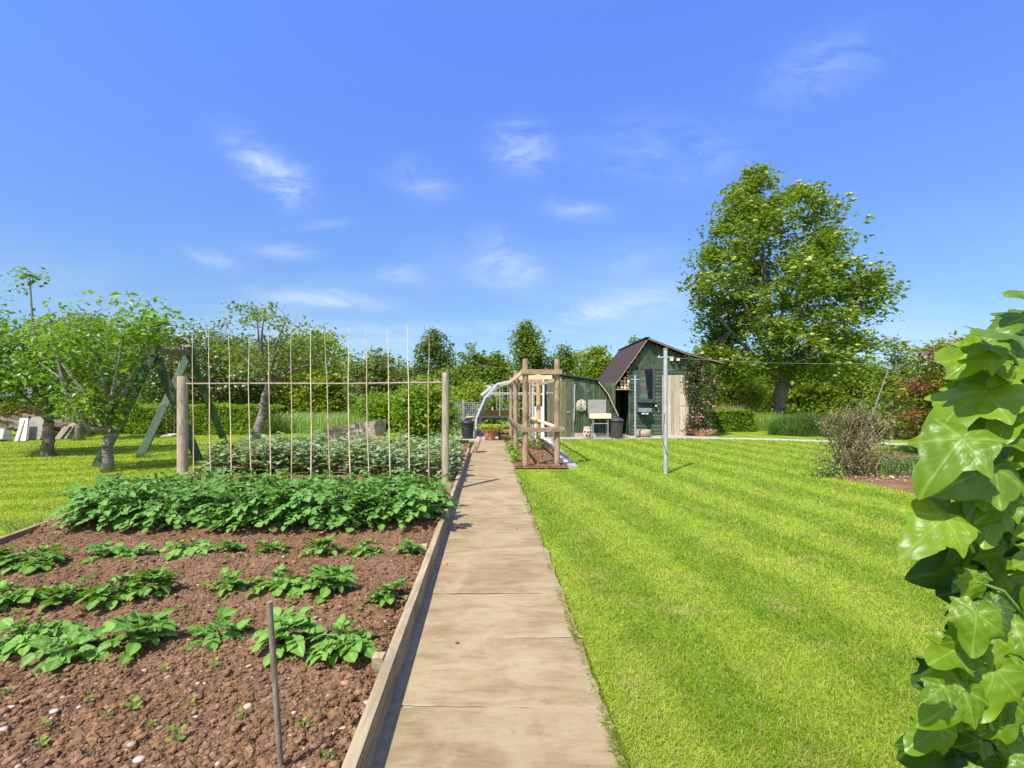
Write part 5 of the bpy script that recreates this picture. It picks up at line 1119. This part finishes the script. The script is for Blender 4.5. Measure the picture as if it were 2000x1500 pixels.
# pears on the left
near_tree = tree('fruit_tree', 'near fruit tree with ringed grey trunk beside the green swing', 'tree', 8.3, [(585, 190, 290), (612, 170, 325), (650, 95, 335), (700, 70, 275), (745, 75, 255), (790, 120, 260), (820, 195, 245)], (209, 925), 78, 46, .080, L_PEAR, M_BARK, .6, .42, 'fruit trees on the left lawn', r0=.085, nm=8, cr=.34, up=.5, wind=(.8, 0, 0), seed=6, fork=(-6.88, .92), surf_=.4)
tree('fruit_tree', 'taller leafy fruit tree with forked trunk at the far left', 'tree', 10.6, [(525, 55, 100), (550, 0, 125), (600, -60, 130), (650, -80, 160), (700, -80, 170), (750, -60, 165), (785, 20, 130)], (94, 885), 170, 46, .084, L_PEAR, M_BARKB, .65, .40, 'fruit trees on the left lawn', r0=.12, nm=9, cr=.55, up=.5, wind=(.8, 0, 0), seed=8, fork=(-10.1, .75))
tree('fruit_tree', 'slender pale trunked tree between the two left fruit trees', 'tree', 14.6, [(612, 120, 200), (660, 100, 230), (720, 110, 240), (780, 140, 215)], (155, 855), 130, 40, .075, L_PEAR, M_BARK, .6, .34, 'fruit trees on the left lawn', r0=.10, nm=7, cr=.6, seed=9)
tree('fruit_tree', 'open branched apple tree with leaning trunk behind the bamboo canes', 'tree', 13.4, [(592, 520, 560), (605, 395, 590), (640, 375, 655), (680, 400, 655), (710, 420, 640), (735, 470, 590)], (500, 866), 130, 32, .076, L_BACK, M_BARK, .7, .46, 'fruit trees on the left lawn', r0=.14, nm=12, cr=.42, up=.3, wind=(.9, 0, .3), seed=14, fork=(-6.72, 1.55), surf_=.7)
for i, (x, y, r_, h, n) in enumerate(((-6.85, 8.25, .20, .28, 120), (-10.15, 10.5, .32, .30, 200), (-12.95, 14.5, .35, .45, 160), (-7.75, 10.2, .25, .22, 120), (-6.25, 9.7, .2, .22, 90), (-7.0, 13.3, .25, .25, 100))):
    tuft('grass_tuft', (x, y), r_, h, n, ['long grass tuft at the foot of the near fruit tree', 'long grass tuft round the forked trunk at far left', 'long grass tuft at the slender pale trunk', 'long grass tuft at the left foot of the rear swing frame', 'long grass tuft at the right foot of the front swing frame', 'long grass tuft under the open branched apple tree'][i], group='unmown grass tufts')
tuft('grass_tuft', (-4.45, 4.6), .5, .20, 160, 'sparse long grass along the left bed board', group='unmown grass tufts', wd=.004)
for nm_, trn in (('fruit_tree', None),): pass
o = Acc(); o.tube([(-6.86, 8.3, .72), P(176, 838, 8.25), P(150, 800, 8.2), P(128, 762, 8.15), P(112, 700, 8.1)], [.065, .055, .048, .038, .02], 10); o.build('limb', M_BARK, near_tree, smooth=True)
o = Acc(); o.tube([(-6.86, 8.3, .95), P(222, 760, 8.35), P(262, 712, 8.4), P(285, 672, 8.4)], [.035, .03, .022, .012], 8); o.build('limb', M_BARK, near_tree, smooth=True)
# blossom hawthorn and the trees behind
BG = 'trees and bushes at the back of the garden'
tree('hawthorn_tree', 'dark hawthorn with white blossom behind the swing frame', 'tree', 21, [(642, 330, 440), (665, 290, 480), (700, 280, 500), (750, 285, 500), (800, 300, 490), (828, 310, 480)], (390, 830), 330, 60, .11, L_BACKD, M_BARKB, .6, .0, BG, r0=.2, nm=8, cr=.9, seed=21, blossom=(420, .07, L_WFLOW, .6), surf_=.8)
tree('hawthorn_tree', 'green hawthorn left of the swing behind the fruit trees', 'tree', 24, [(650, 230, 330), (690, 190, 340), (740, 190, 340), (800, 210, 330), (820, 215, 330)], (270, 826), 220, 60, .13, L_BACK, M_BARKB, .6, .0, BG, r0=.2, nm=8, cr=.95, seed=22, surf_=.8)
tree('hawthorn_tree', 'broad dark tree mass above the clipped hedge at far left', 'tree', 26, [(615, 150, 200), (650, 60, 240), (700, 40, 250), (760, 110, 240), (815, 120, 240)], (170, 824), 220, 60, .14, L_BACKD, M_BARKB, .5, .0, BG, r0=.2, nm=8, cr=1.0, seed=23, surf_=.8)
specs = [('willow_tree', 'tall light green willow right of the apple tree', 23, [(655, 590, 650), (690, 560, 690), (740, 540, 705), (790, 540, 705), (826, 560, 700)], 625, L_BACKY, 260, 60, .13),
 ('willow_bush', 'rounded grey green willow bush above the wooden planter', 21, [(692, 715, 760), (715, 690, 790), (750, 680, 805), (790, 690, 790), (826, 700, 780)], 745, L_WILLOW, 230, 60, .11),
 ('bush', 'dark bush behind the open branched apple tree', 24, [(665, 440, 560), (700, 420, 600), (760, 430, 600), (820, 450, 590)], 510, L_BACKD, 240, 60, .13),
 ('conifer', 'dark pointed tree rising above the right bean frame post', 27, [(640, 838, 852), (670, 822, 868), (705, 812, 885), (745, 805, 893), (800, 810, 890), (820, 815, 885)], 846, L_BACKD, 210, 56, .13),
 ('poplar_tree', 'pointed green tree left of the greenhouse, between two spires', 26, [(673, 912, 930), (700, 900, 945), (730, 890, 958), (780, 885, 965), (822, 890, 960)], 922, L_BACK, 190, 56, .14),
 ('poplar_tree', 'small pointed tree just left of the greenhouse roof', 28, [(688, 962, 978), (710, 948, 990), (745, 940, 1000), (818, 940, 1000)], 968, L_BACK, 150, 56, .14),
 ('poplar_tree', 'tallest pointed tree behind the open post frame', 26, [(628, 1018, 1040), (655, 1008, 1052), (690, 1002, 1058), (730, 995, 1065), (820, 995, 1065)], 1030, L_BACK, 210, 52, .14),
 ('poplar_tree', 'pointed tree above the low black roof', 27, [(672, 1085, 1108), (695, 1072, 1122), (725, 1062, 1135), (820, 1060, 1140)], 1095, L_BACK, 170, 52, .14),
 ('poplar_tree', 'green tree between the low black roof and the big shed', 25, [(680, 1148, 1178), (700, 1135, 1200), (730, 1130, 1212), (822, 1130, 1215)], 1165, L_BACKY, 190, 56, .14),
 ('tree', 'small tree tip showing behind the ridge of the big shed', 29, [(660, 1232, 1250), (690, 1222, 1270), (740, 1210, 1290), (815, 1215, 1290)], 1242, L_BACK, 120, 52, .14),
 ('bush', 'broad green bush behind the bean frame right post', 23, [(722, 860, 910), (745, 830, 930), (790, 815, 940), (830, 820, 935)], 870, L_BACK, 210, 58, .12),
 ('bush', 'bright yellow green shrub left of the greenhouse glass', 20, [(752, 905, 945), (770, 880, 970), (800, 870, 980), (836, 875, 975)], 925, L_BACKY, 180, 56, .10),
 ('bush', 'low green bush behind the raised planter', 18.5, [(772, 720, 760), (790, 695, 790), (820, 690, 800), (840, 695, 800)], 745, L_HEDGE, 150, 56, .09),
 ('bush', 'green bush filling the gap right of the willow bush', 25, [(740, 790, 830), (765, 770, 860), (822, 770, 860)], 812, L_BACKY, 150, 56, .12),
 ('tree', 'bright green young tree right of the climbing rose', 27, [(695, 1395, 1440), (720, 1375, 1470), (770, 1370, 1490), (800, 1380, 1480)], 1425, L_BACKY, 230, 58, .12),
 ('tree', 'light green tree behind the rowan trunk', 30, [(690, 1480, 1540), (720, 1465, 1570), (770, 1465, 1580), (815, 1470, 1570)], 1515, L_BACKY, 190, 56, .13),
 ('tree', 'green tree behind the right side of the rowan', 29, [(690, 1590, 1640), (715, 1565, 1670), (760, 1560, 1680), (815, 1570, 1670)], 1618, L_BACKY, 220, 58, .12),
 ('tree', 'light bushy tree right of the rowan under its outer leaves', 28, [(700, 1660, 1700), (730, 1645, 1730), (780, 1640, 1740), (815, 1650, 1735)], 1690, L_BACKY, 190, 58, .12),
 ('bush', 'bush at the right edge behind the reddish shrub', 22, [(720, 1760, 1820), (760, 1730, 1900), (820, 1730, 1950)], 1800, L_BACK, 190, 58, .12)]
for i, (nm, lab, Y, rows, ub, mt, ncl, per, ls) in enumerate(specs):
    tree(nm, lab, 'bush' if 'bush' in nm else 'tree', Y, rows, (ub, 0), ncl, per, ls, mt, M_BARKB, .7, .0, BG, r0=.11, nm=6, cr=.44, seed=60 + i, wind=(1.0, 0, .5), surf_=.75, flat=.9)
tree('sapling', 'thin leafy sapling rising beside the leaning metal pole', 'tree', 14.5, [(655, 1738, 1752), (680, 1715, 1762), (705, 1712, 1785), (740, 1708, 1782), (790, 1715, 1770), (830, 1725, 1760)], (1742, 850), 70, 34, .085, L_BACK, M_BARKB, .7, .2, r0=.035, nm=6, cr=.38, up=.8, wind=(1.2, 0, 0), seed=99)
# far thicket as one mass
N = 52000; X = rs.uniform(-46, 46, N); Yt = rs.uniform(29, 34, N); top = 1.7 + 1.5 * fbm(X * .22, X * 0 + 1, None, 3, 4) ; Z = top * rs.rand(N) ** .6
a = Acc(); cloud(a, np.stack([X, Yt, Z], 1), .22, .4, (1, 0, 0)); a.build('woodland', L_BACKY, kind='stuff', label='continuous band of distant green trees along the horizon', cat='woodland')
# hedges
def hedge(name, label, p0, p1, wdt, h, n, ls, mat, seed=0, h1=None):
    p0, p1 = Vector(p0), Vector(p1); d = p1 - p0; L_ = d.length; d.normalize(); nn = Vector((-d.y, d.x)); q = rs.rand(n) * L_; s_ = rs.uniform(-1, 1, n); zz = rs.rand(n); face = rs.rand(n)
    s_ = np.where(face < .55, -np.abs(1 - np.abs(rs.normal(size=n)) * .12), s_); zz = np.where((face >= .55) & (face < .85), 1 - np.abs(rs.normal(size=n)) * .07, zz)
    hh = h + ((h1 or h) - h) * q / L_; bump_ = fbm(q * 1.6 + seed * 9, zz * 2.2, s_ * 1.2, 3, seed)
    X = p0.x + d.x * q + nn.x * s_ * wdt / 2 * (.85 + .35 * bump_); Y = p0.y + d.y * q + nn.y * s_ * wdt / 2 * (.85 + .35 * bump_); Z = zz * hh * (.86 + .26 * bump_)
    root = thing(name, label, 'hedge', (p0.x, p0.y, 0)); a = Acc(); cloud(a, np.stack([X, Y, Z], 1), ls * 1.25, .35); a.build('foliage', mat, root); b = Acc()
    for k in range(int(L_ / .5)):
        x, y = p0.x + d.x * (k + .5) * .5, p0.y + d.y * (k + .5) * .5; b.tube([(x, y, 0), (x + random.uniform(-.1, .1), y, hh[0] * .4), (x + random.uniform(-.2, .2), y, hh[0] * .75)], [.03, .02, .01], 5)
    b.build('stems', M_TWIG, root); return root
hedge('clipped_hedge', 'long low clipped green hedge behind the swing', (-16.2, 17.6), (-8.2, 17.0), 1.1, 1.02, 26000, .065, L_HEDGE, 1)
hedge('clipped_hedge', 'brownish clipped hedge above the junk pile at far left', (-22.5, 20.5), (-18.2, 20.5), 1.0, 1.05, 9000, .07, L_BROWNH, 2)
hedge('clipped_hedge', 'dense square clipped hedge right of the climbing rose', (7.0, 18.6), (9.0, 18.6), 1.1, .80, 9000, .06, L_HEDGE, 3)
hedge('clipped_hedge', 'low bright green hedge running right from the rowan trunk', (11.0, 20.5), (17.8, 17.5), 1.2, .62, 15000, .07, L_HEDGE, 4)
# long unmown grass
def long_grass(x0, x1, y0, y1, n, h, label, mat=L_GRASS):
    a = None; X = rs.uniform(x0, x1, n); Y = rs.uniform(y0, y1, n); acc = Acc(); hh = h * rs.uniform(.5, 1.1, n); ln = rs.normal(size=(n, 2)) * .12 * h * 2 + np.array([.12 * h, 0]); wd = .02
    V = np.zeros((n, 5, 3)); V[:, 0] = np.stack([X - wd / 2, Y, X * 0], 1); V[:, 1] = np.stack([X + wd / 2, Y, X * 0], 1); V[:, 2] = np.stack([X + wd * .35 + ln[:, 0] * .3, Y + ln[:, 1] * .3, hh * .6], 1); V[:, 3] = V[:, 2] - np.array([wd * .7, 0, 0]); V[:, 4] = np.stack([X + ln[:, 0], Y + ln[:, 1], hh], 1)
    idx = (np.arange(n) * 5)[:, None]; acc.add(V.reshape(-1, 3), np.array([[0, 1, 2, 3]]) + idx, np.repeat(rs.rand(n), 5)); acc.F.append(np.array([[3, 2, 4]]) + idx); acc.build('long_grass', mat, kind='stuff', label=label, cat='grass')
long_grass(-9.2, -5.2, 17.2, 20.5, 6000, .70, 'tall unmown green grass beyond the lawn behind the canes')
long_grass(8.9, 10.6, 18.4, 20.5, 3000, .70, 'tall bright grass between the square hedge and rowan mound')
long_grass(7.0, 9.5, 19.4, 20.6, 2000, 1.0, 'straw tipped tall grass behind the square hedge', leaf('straw_grass', (.22, .20, .07), (.42, .36, .16), .3))
a = tuft('x', (0, 0), 1, 1, 10, None)
X = []
def mound(label, cx, cy, rx, ry, h, n, mat=L_GRASSD):
    acc = Acc(); an = rs.rand(n) * 6.283; rr = np.sqrt(rs.rand(n)); X, Y = cx + rx * rr * np.cos(an), cy + ry * rr * np.sin(an); z0 = h * .55 * (1 - rr ** 2); hh = h * rs.uniform(.2, .75, n); ln = rs.normal(size=(n, 2)) * .16 + np.stack([np.cos(an), np.sin(an)], 1) * .12; wd = .026; V = np.zeros((n, 5, 3))
    V[:, 0] = np.stack([X - wd / 2, Y, z0 * .3], 1); V[:, 1] = np.stack([X + wd / 2, Y, z0 * .3], 1); V[:, 2] = np.stack([X + wd * .35 + ln[:, 0] * .4, Y + ln[:, 1] * .4, z0 + hh * .75], 1); V[:, 3] = V[:, 2] - np.array([wd * .7, 0, 0]); V[:, 4] = np.stack([X + ln[:, 0], Y + ln[:, 1], z0 + hh * .9], 1)
    idx = (np.arange(n) * 5)[:, None]; acc.add(V.reshape(-1, 3), np.array([[0, 1, 2, 3]]) + idx, np.repeat(rs.rand(n), 5)); acc.F.append(np.array([[3, 2, 4]]) + idx); acc.build('grass_mound', mat, label=label, cat='grass mound')
mound('dark mound of long grass at the foot of the rowan', 10.2, 16.6, 1.35, .8, .66, 6500)
tuft('straw_heap', (6.15, 15.75), .40, .34, 500, 'heap of dry straw coloured grass at the foot of the climbing rose', leaf('dry_straw', (.42, .28, .12), (.68, .50, .27), .2), 'straw heap', wd=.012)
# currant bush and others near the planter
tree('currant_bush', 'large rounded currant bush between the planter and the right bean post', 'bush', 12.6, [(742, 800, 845), (765, 780, 866), (800, 778, 878), (835, 782, 880), (862, 790, 876)], (838, 865), 150, 70, .075, L_HEDGE, M_TWIG, .8, .0, r0=.03, nm=8, cr=.42, seed=31, surf_=.8)
def big_leaf_plant(x, y, label, n=9, L_=.28, mat=L_LIME):
    o = thing('rhubarb_plant', label, 'plant', (x, y, 0)); f_, s_ = Acc(), Acc(); random.seed(int(abs(x * 100)))
    for k in range(n):
        az = k * 2.4; d = Vector((math.cos(az), math.sin(az), .9)); e = Vector((x, y, 0)) + d * random.uniform(.15, .32); s_.tube([(x, y, 0), e], [.012, .008], 6); place_leaf(f_, leaflet(6, 4, .42, .1, .35, .03), e, Vector((d.x, d.y, random.uniform(-.3, .2))), Vector((0, 0, 1)), L_ * random.uniform(.7, 1.1))
    f_.build('foliage', mat, o, smooth=True); s_.build('stem', L_STEM, o)
big_leaf_plant(-3.05, 13.25, 'broad leaved lime green plant at the foot of the currant bush'); big_leaf_plant(-2.55, 13.0, 'broad leaved plant beside the currant bush trunk', 7, .24, L_HEDGE)
p = G(740, 862); o = shrublet('marigold_plant', (-3.7, 13.5, 0), .22, .16, 160, .05, L_POT, 'small orange flowered plant at the tall end of the planter')
f_ = Acc(); C = rs.normal(size=(26, 3)) * np.array([.11, .08, .02]) + np.array([-3.7, 13.42, .19]); f_.batch(ICO1, ICOF1, C, rotz(26, (.8, 1.1), (.5, .7), np.full(26, .022))); f_.build('blossom', M_ORFLW, o)
# climbing rose
prof = [(2.66, 5.72, 5.98), (2.4, 5.66, 6.35), (2.0, 5.66, 6.60), (1.4, 5.70, 6.62), (.9, 5.72, 6.50), (.3, 5.72, 6.42), (.08, 5.75, 6.3)]
C = crown_points(15.80, prof, 170, .42, .0, 3, .5); C[:, 1] = np.minimum(C[:, 1], 15.93 + (C[:, 0] > 6.2) * 1.0); rz_ = thing('climbing_rose', 'pink flowering climbing rose covering the right corner of the shed', 'climbing plant', (6.1, 15.8, 0))
off = rs.normal(size=(170, 52, 3)) * .085; Pt = (C[:, None, :] + off).reshape(-1, 3); Pt[:, 2] = np.maximum(Pt[:, 2], .03); a = Acc(); cloud(a, Pt, .058, .3); a.build('foliage', L_ROSE, rz_)
a = Acc(); random.seed(4)
for k in range(12):
    x = random.uniform(5.95, 6.25); e = C[random.randrange(170)]; a.tube([(x, 15.85, 0), (x + .05, 15.82, float(e[2]) * .5), tuple(e)], [.014, .01, .005], 6)
a.build('stem', M_TWIG, rz_)
a = Acc(); sel = rs.choice(len(Pt), 110, replace=False); Q = Pt[sel]; Q = Q[Q[:, 2] < 2.1][:80]; Q[:, 1] -= .06
low = (rs.rand(len(Q)) < .5); Q[low, 2] *= .55; v, f = rough_ico(8, 2, .4); a.batch(v, f, Q, rotz(len(Q), (.8, 1.2), (.7, .9), rs.uniform(.018, .042, len(Q))))
Q2 = np.array([6.02, 15.62, .62]) + rs.normal(size=(14, 3)) * .06; a.batch(v, f, Q2, rotz(14, (.8, 1.2), (.7, .9), rs.uniform(.03, .045, 14)), np.full(14, .0)); a.build('blossom', L_PINK, rz_, smooth=True)
# reddish shrub on the right
rr_ = tree('nandina_shrub', 'large yellow green shrub with red shoots at the right edge', 'bush', 10.6, [(655, 1850, 1960), (675, 1800, 2000), (705, 1775, 2060), (745, 1765, 2100), (790, 1780, 2100), (840, 1775, 2100), (872, 1790, 2100)], (1930, 890), 300, 60, .075, L_ACER, M_TWIG, .55, .0, r0=.04, nm=9, cr=.42, up=.9, wind=(-.6, 0, -.2), seed=41, flat=.35, surf_=.8)
a = Acc(); rows = [(1845, 685), (1825, 700), (1880, 668), (1790, 752), (1802, 760), (1775, 748), (1842, 775), (1850, 765), (1785, 808), (1772, 812), (1812, 690), (1905, 672), (1835, 792)]
for (u, v) in rows:
    c = P(u, v, 10.05); cloud(a, rs.normal(size=(70, 3)) * np.array([.12, .1, .06]) + np.array(c), .06, .5)
a.build('red_shoots', L_RED, rr_)
# twiggy shrub in the border
ts = thing('twiggy_shrub', 'sparse twiggy shrub with brown stems at the right lawn edge', 'bush', (5.45, 7.6, 0)); a, lf, = Acc(), Acc(); random.seed(17); tips = []
for k in range(78):
    az = random.random() * 6.28; sp = random.uniform(.1, .95); h = random.uniform(.5, 1.18) * (1.05 - .3 * sp); x0, y0 = 5.42 + random.uniform(-.2, .25), 7.75 + random.uniform(-.15, .2)
    e = Vector((5.42 + math.cos(az) * sp * .70, 7.75 + math.sin(az) * sp * .45, h)); m_ = Vector((x0, y0, .03)).lerp(e, .55) + Vector((0, 0, .10)); a.tube([(x0, y0, .02), m_, e], [.007, .005, .0025], 5, rnd=random.random())
    for j in range(5):
        q = random.uniform(.4, 1); s0 = m_.lerp(e, q); e2 = s0 + Vector((random.uniform(-.10, .10), random.uniform(-.08, .08), random.uniform(.05, .17))); a.tube([s0, e2], [.004, .0018], 4, cap=False, rnd=random.random()); tips.append(tuple(e2)); tips.append(tuple(s0))
a.build('stems', M_TWIGR, ts); tips = np.array(tips)
Pt = (tips[:, None] + rs.normal(size=(len(tips), 5, 3)) * .035).reshape(-1, 3); low = rs.normal(size=(2600, 3)) * np.array([.30, .18, .14]) + np.array([5.45, 7.7, .28]); low[:, 2] = np.maximum(low[:, 2], .04); cloud(lf, np.concatenate([Pt, low]), .034, .2); lf.build('foliage', L_GREYG, ts)
tuft('leek_plant', (5.62, 7.35), .10, .62, 9, 'thin green onion like stalks in front of the twiggy shrub', L_LIME, 'plant', wd=.018)
C = rs.normal(size=(9000, 3)) * np.array([.95, .42, .06]) + np.array([7.2, 8.05, .12]); C = C[inpoly(C[:, 0], C[:, 1] - .12, border_poly)]; C[:, 2] = np.maximum(C[:, 2], .03); a = Acc(); cloud(a, C, .045, .6); a.build('ground_cover', L_GRASSD, kind='stuff', label='low dark ground cover plants in the right border', cat='ground cover')
shrublet('geranium_plant', (4.95, 7.75, .02), .30, .20, 260, .05, L_LIME, 'small bright green clump at the left end of the border')
C = np.stack([rs.uniform(5.2, 7.6, 260), rs.uniform(7.0, 7.5, 260), np.full(260, .055)], 1); C = C[inpoly(C[:, 0], C[:, 1], border_poly)]; a = Acc(); cloud(a, C, .04, 3.0, aspect=1.5); a.build('fallen_leaves', leaf('dead_leaf', (.34, .17, .08), (.62, .45, .32), .1), kind='stuff', label='fallen pinkish dry leaves on the border soil', cat='leaves')
# dark timber edging behind the twiggy shrub
rb = thing('raised_bed', 'low dark red brown timber raised bed behind the twiggy shrub', 'raised bed', (11.5, 15.8, 0)); a = Acc()
for k in range(4): a.beam((10.9, 15.6, .09 + k * .155), (12.6, 14.9, .09 + k * .155), .04, .148, rnd=random.random()); a.beam((10.9, 15.6, .09 + k * .155), (11.3, 17.2, .09 + k * .155), .04, .148, rnd=random.random())
a.build('side_boards', surf('red_brown_board', (.07, .035, .028), (.15, .08, .06), 5, (1, 1, 6), .9), rb)
a = Acc(); C = rs.normal(size=(1600, 3)) * np.array([.6, .5, .08]) + np.array([12.1, 16.2, .68]); cloud(a, C, .07, .6); a.build('planting', L_HEDGE, rb)

# ------------------------------------------------------------------ ivy at the right edge, close to the camera
def ivy_template(seed, bend=.18, cup=.15):
    random.seed(seed); nr, na = 15, 120; lobes = [(0, 1.10, .50), (R(56), .68, .40), (R(-56), .68, .40), (R(114), .54, .40), (R(-114), .54, .40)]
    V, vn = [(0, 0, 0)], [1.0]
    for i in range(1, nr + 1):
        for k in range(na):
            th = -math.pi + 2 * math.pi * k / na; r_ = .30
            for (c, L_, w_) in lobes:
                d = abs(th - c); r_ = max(r_, .42 * math.exp(-(d / .55) ** 2) * L_ / .8 + .0); r_ = max(r_, L_ * max(0, 1 - (d / (w_ * 1.65)) ** 1.15) ** .75 if d < w_ * 1.65 else 0)
            r_ = max(r_, .48 + .12 * math.cos(th)); 
            if abs(th) > R(155): r_ *= .35 + .65 * (math.pi - abs(th)) / R(25)
            r_ *= 1 + .015 * math.sin(th * 9 + seed)
            q = i / nr; x, y = math.sin(th) * r_ * q, math.cos(th) * r_ * q
            z = -bend * (y * y) - cup * (x * x) + .05 * math.sin(x * 6 + seed) * q + .04 * math.sin(y * 7 + seed * 2) * q + .012 * math.sin(x * 23 + seed) * math.sin(y * 19 + 2 * seed) + .02 * math.sin(th * 5 + seed)*q*q
            ve = 0
            for (c, L_, w_) in lobes:
                along = x * math.sin(c) + y * math.cos(c); dist = abs(x * math.cos(c) - y * math.sin(c))
                if along > 0: ve = max(ve, math.exp(-(dist / (.022 * (1.3 - along))) ** 2)); sv = (along * 7 - dist * 5) % 1; ve = max(ve, .32 * math.exp(-((sv - .5) / .12) ** 2) * (1 if dist < .28 * (1.1 - along) else 0))
            z -= .012 * ve; V.append((x, y, z)); vn.append(ve)
    F1 = [(0, 1 + k, 1 + (k + 1) % na) for k in range(na)]; F2 = [(1 + i * na + k, 1 + (i + 1) * na + k, 1 + (i + 1) * na + (k + 1) % na, 1 + i * na + (k + 1) % na) for i in range(nr - 1) for k in range(na)]
    return np.array(V), np.array(F1), np.array(F2), np.array(vn)
IV = [ivy_template(s_, b_, c_) for (s_, b_, c_) in ((1, .20, .25), (2, .38, .12), (3, .12, .38), (4, .30, .30), (5, -.12, .25))]
ivy = thing('ivy_plant', 'large leaved glossy ivy filling the right edge close to the camera', 'climbing plant', (.85, .75, 0)); young, old, stems = Acc(), Acc(), Acc(); random.seed(31)
def ivy_leaf(acc, c, size, ang, tilt, roll, k, rnd):
    """c centre; ang = image direction of the tip in degrees; tilt towards the sky, roll about the midrib"""
    d = Vector((math.cos(R(ang)), -.25 + random.uniform(-.15, .15), math.sin(R(ang)))).normalized(); n = Vector((0, -1, 0)); n = (n - d * n.dot(d)).normalized()
    n = (Matrix.Rotation(R(roll), 3, d) @ n); n = (n + Vector((-.25, 0, 1)) * tilt); n = (n - d * n.dot(d)).normalized(); x = d.cross(n); M = np.array(Matrix((x, d, n)).transposed()) * size
    V, F1, F2, vn = IV[k % 5]; b = Vector(c) - d * size * .35; W_ = V @ M.T + np.array(b); s0 = acc.n; acc.add(W_, F1, rnd, vn); acc.F.append(F2 + s0)
    inner = b + Vector((random.uniform(.03, .08), random.uniform(.02, .07), random.uniform(-.06, .0))); stems.tube([inner, b.lerp(inner, .5) - d * .01, b], [.0022, .002, .0018], 6)
LV = [(1990, 572, 75, 182, .9, 20), (1985, 625, 120, 195, .7, -10), (1950, 650, 165, 178, 1.0, 10), (1975, 700, 190, 185, .9, -15), (1905, 705, 190, 184, .8, 5), (1985, 755, 170, 200, .5, 0), (1885, 785, 215, 205, .7, 30), (1975, 795, 210, 190, .8, -20),
      (1850, 885, 190, 222, .45, 25), (1925, 850, 190, 200, .9, 0), (1905, 925, 200, 195, .3, -10), (1975, 955, 220, 205, .5, 10), (1835, 1002, 130, 210, .8, 0), (1825, 1030, 170, 205, .6, 20), (1965, 1050, 200, 262, .3, 10), (1965, 1105, 130, 250, .6, -10),
      (1985, 1155, 180, 205, .6, -5), (1905, 1225, 120, 255, .4, 25), (1950, 1235, 165, 215, .6, 0), (1850, 1278, 125, 192, .6, 15), (1895, 1270, 125, 262, .2, 0), (1862, 1370, 150, 212, .3, 15), (1935, 1340, 150, 240, .6, -10), (1960, 1390, 130, 250, .4, 10), (1990, 1480, 170, 215, .6, 0), (1950, 1300, 130, 200, .6, 10), (1990, 870, 190, 190, .8, 5), (1830, 1350, 80, 200, .7, 30)]
for i, (u, v, s_, an, ti, ro) in enumerate(LV):
    Y = .56 + random.uniform(-.03, .06) + (.06 if u > 1960 else 0); ivy_leaf(young, P(u, v, Y), s_ * 1.0 * Y / F * .66, an, ti + .35 + random.uniform(-.2, .25), ro + random.uniform(-15, 15), i, random.uniform(.2, 1.0))
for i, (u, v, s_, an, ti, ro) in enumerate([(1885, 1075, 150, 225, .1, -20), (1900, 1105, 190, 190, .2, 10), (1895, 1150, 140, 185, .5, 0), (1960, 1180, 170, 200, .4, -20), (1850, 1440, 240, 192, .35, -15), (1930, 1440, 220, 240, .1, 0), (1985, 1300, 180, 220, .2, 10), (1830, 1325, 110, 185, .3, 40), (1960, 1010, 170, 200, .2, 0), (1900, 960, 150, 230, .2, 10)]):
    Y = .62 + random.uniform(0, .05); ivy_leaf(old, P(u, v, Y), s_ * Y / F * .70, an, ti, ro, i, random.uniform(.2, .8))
edge2 = [(560, 1990), (640, 1930), (700, 1890), (800, 1860), (880, 1820), (960, 1850), (1020, 1800), (1070, 1880), (1150, 1890), (1240, 1875), (1330, 1830), (1430, 1800), (1600, 1850)]
edge = [(545, 2010), (600, 1990), (650, 1945), (700, 1915), (780, 1890), (870, 1865), (950, 1860), (1050, 1880), (1100, 1905), (1160, 1915), (1240, 1890), (1320, 1870), (1400, 1850), (1500, 1850), (1900, 1850), (2500, 1850)]
for k in range(70):
    v = random.uniform(590, 1600); eu = float(np.interp(v, [e_[0] for e_ in edge2], [e_[1] for e_ in edge2])); u = eu + random.random() ** 1.2 * 190; Y = random.uniform(.57, .66)
    ivy_leaf(young if random.random() < .8 else old, P(u, v, Y), random.uniform(60, 135) * Y / F * .66, random.uniform(180, 250), random.uniform(.4, 1.4), random.uniform(-40, 40), k, random.random())
for k in range(420):  # inner fill, mostly the dark leaf colour so the depth looks shaded
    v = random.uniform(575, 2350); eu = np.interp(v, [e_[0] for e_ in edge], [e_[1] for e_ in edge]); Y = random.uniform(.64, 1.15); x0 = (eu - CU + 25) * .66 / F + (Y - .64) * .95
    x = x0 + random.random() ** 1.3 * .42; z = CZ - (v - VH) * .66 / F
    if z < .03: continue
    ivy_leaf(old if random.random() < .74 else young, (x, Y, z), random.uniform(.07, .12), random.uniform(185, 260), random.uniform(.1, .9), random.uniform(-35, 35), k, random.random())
for k in range(16):
    y = random.uniform(.80, 1.0); x = y * random.uniform(1.02, 1.25); pts = [(x + .05 * math.sin(q + k), y + .04 * math.cos(q * 1.3 + k), q * .24) for q in range(6)]; stems.tube(pts, [.009, .008, .007, .006, .005, .003], 7)
young.build('young_leaves', L_IVY, ivy, smooth=True); old.build('old_shaded_leaves', L_IVYD, ivy, smooth=True); stems.build('stems', L_STEM, ivy, smooth=True)
for o in bpy.data.objects:
    if o.type == 'MESH' and o.parent and o.name.split('.')[0] == 'stems': o['kind'] = 'stuff'
for o in list(bpy.data.objects):
    if o.get('label') == 'x': bpy.data.objects.remove(o)
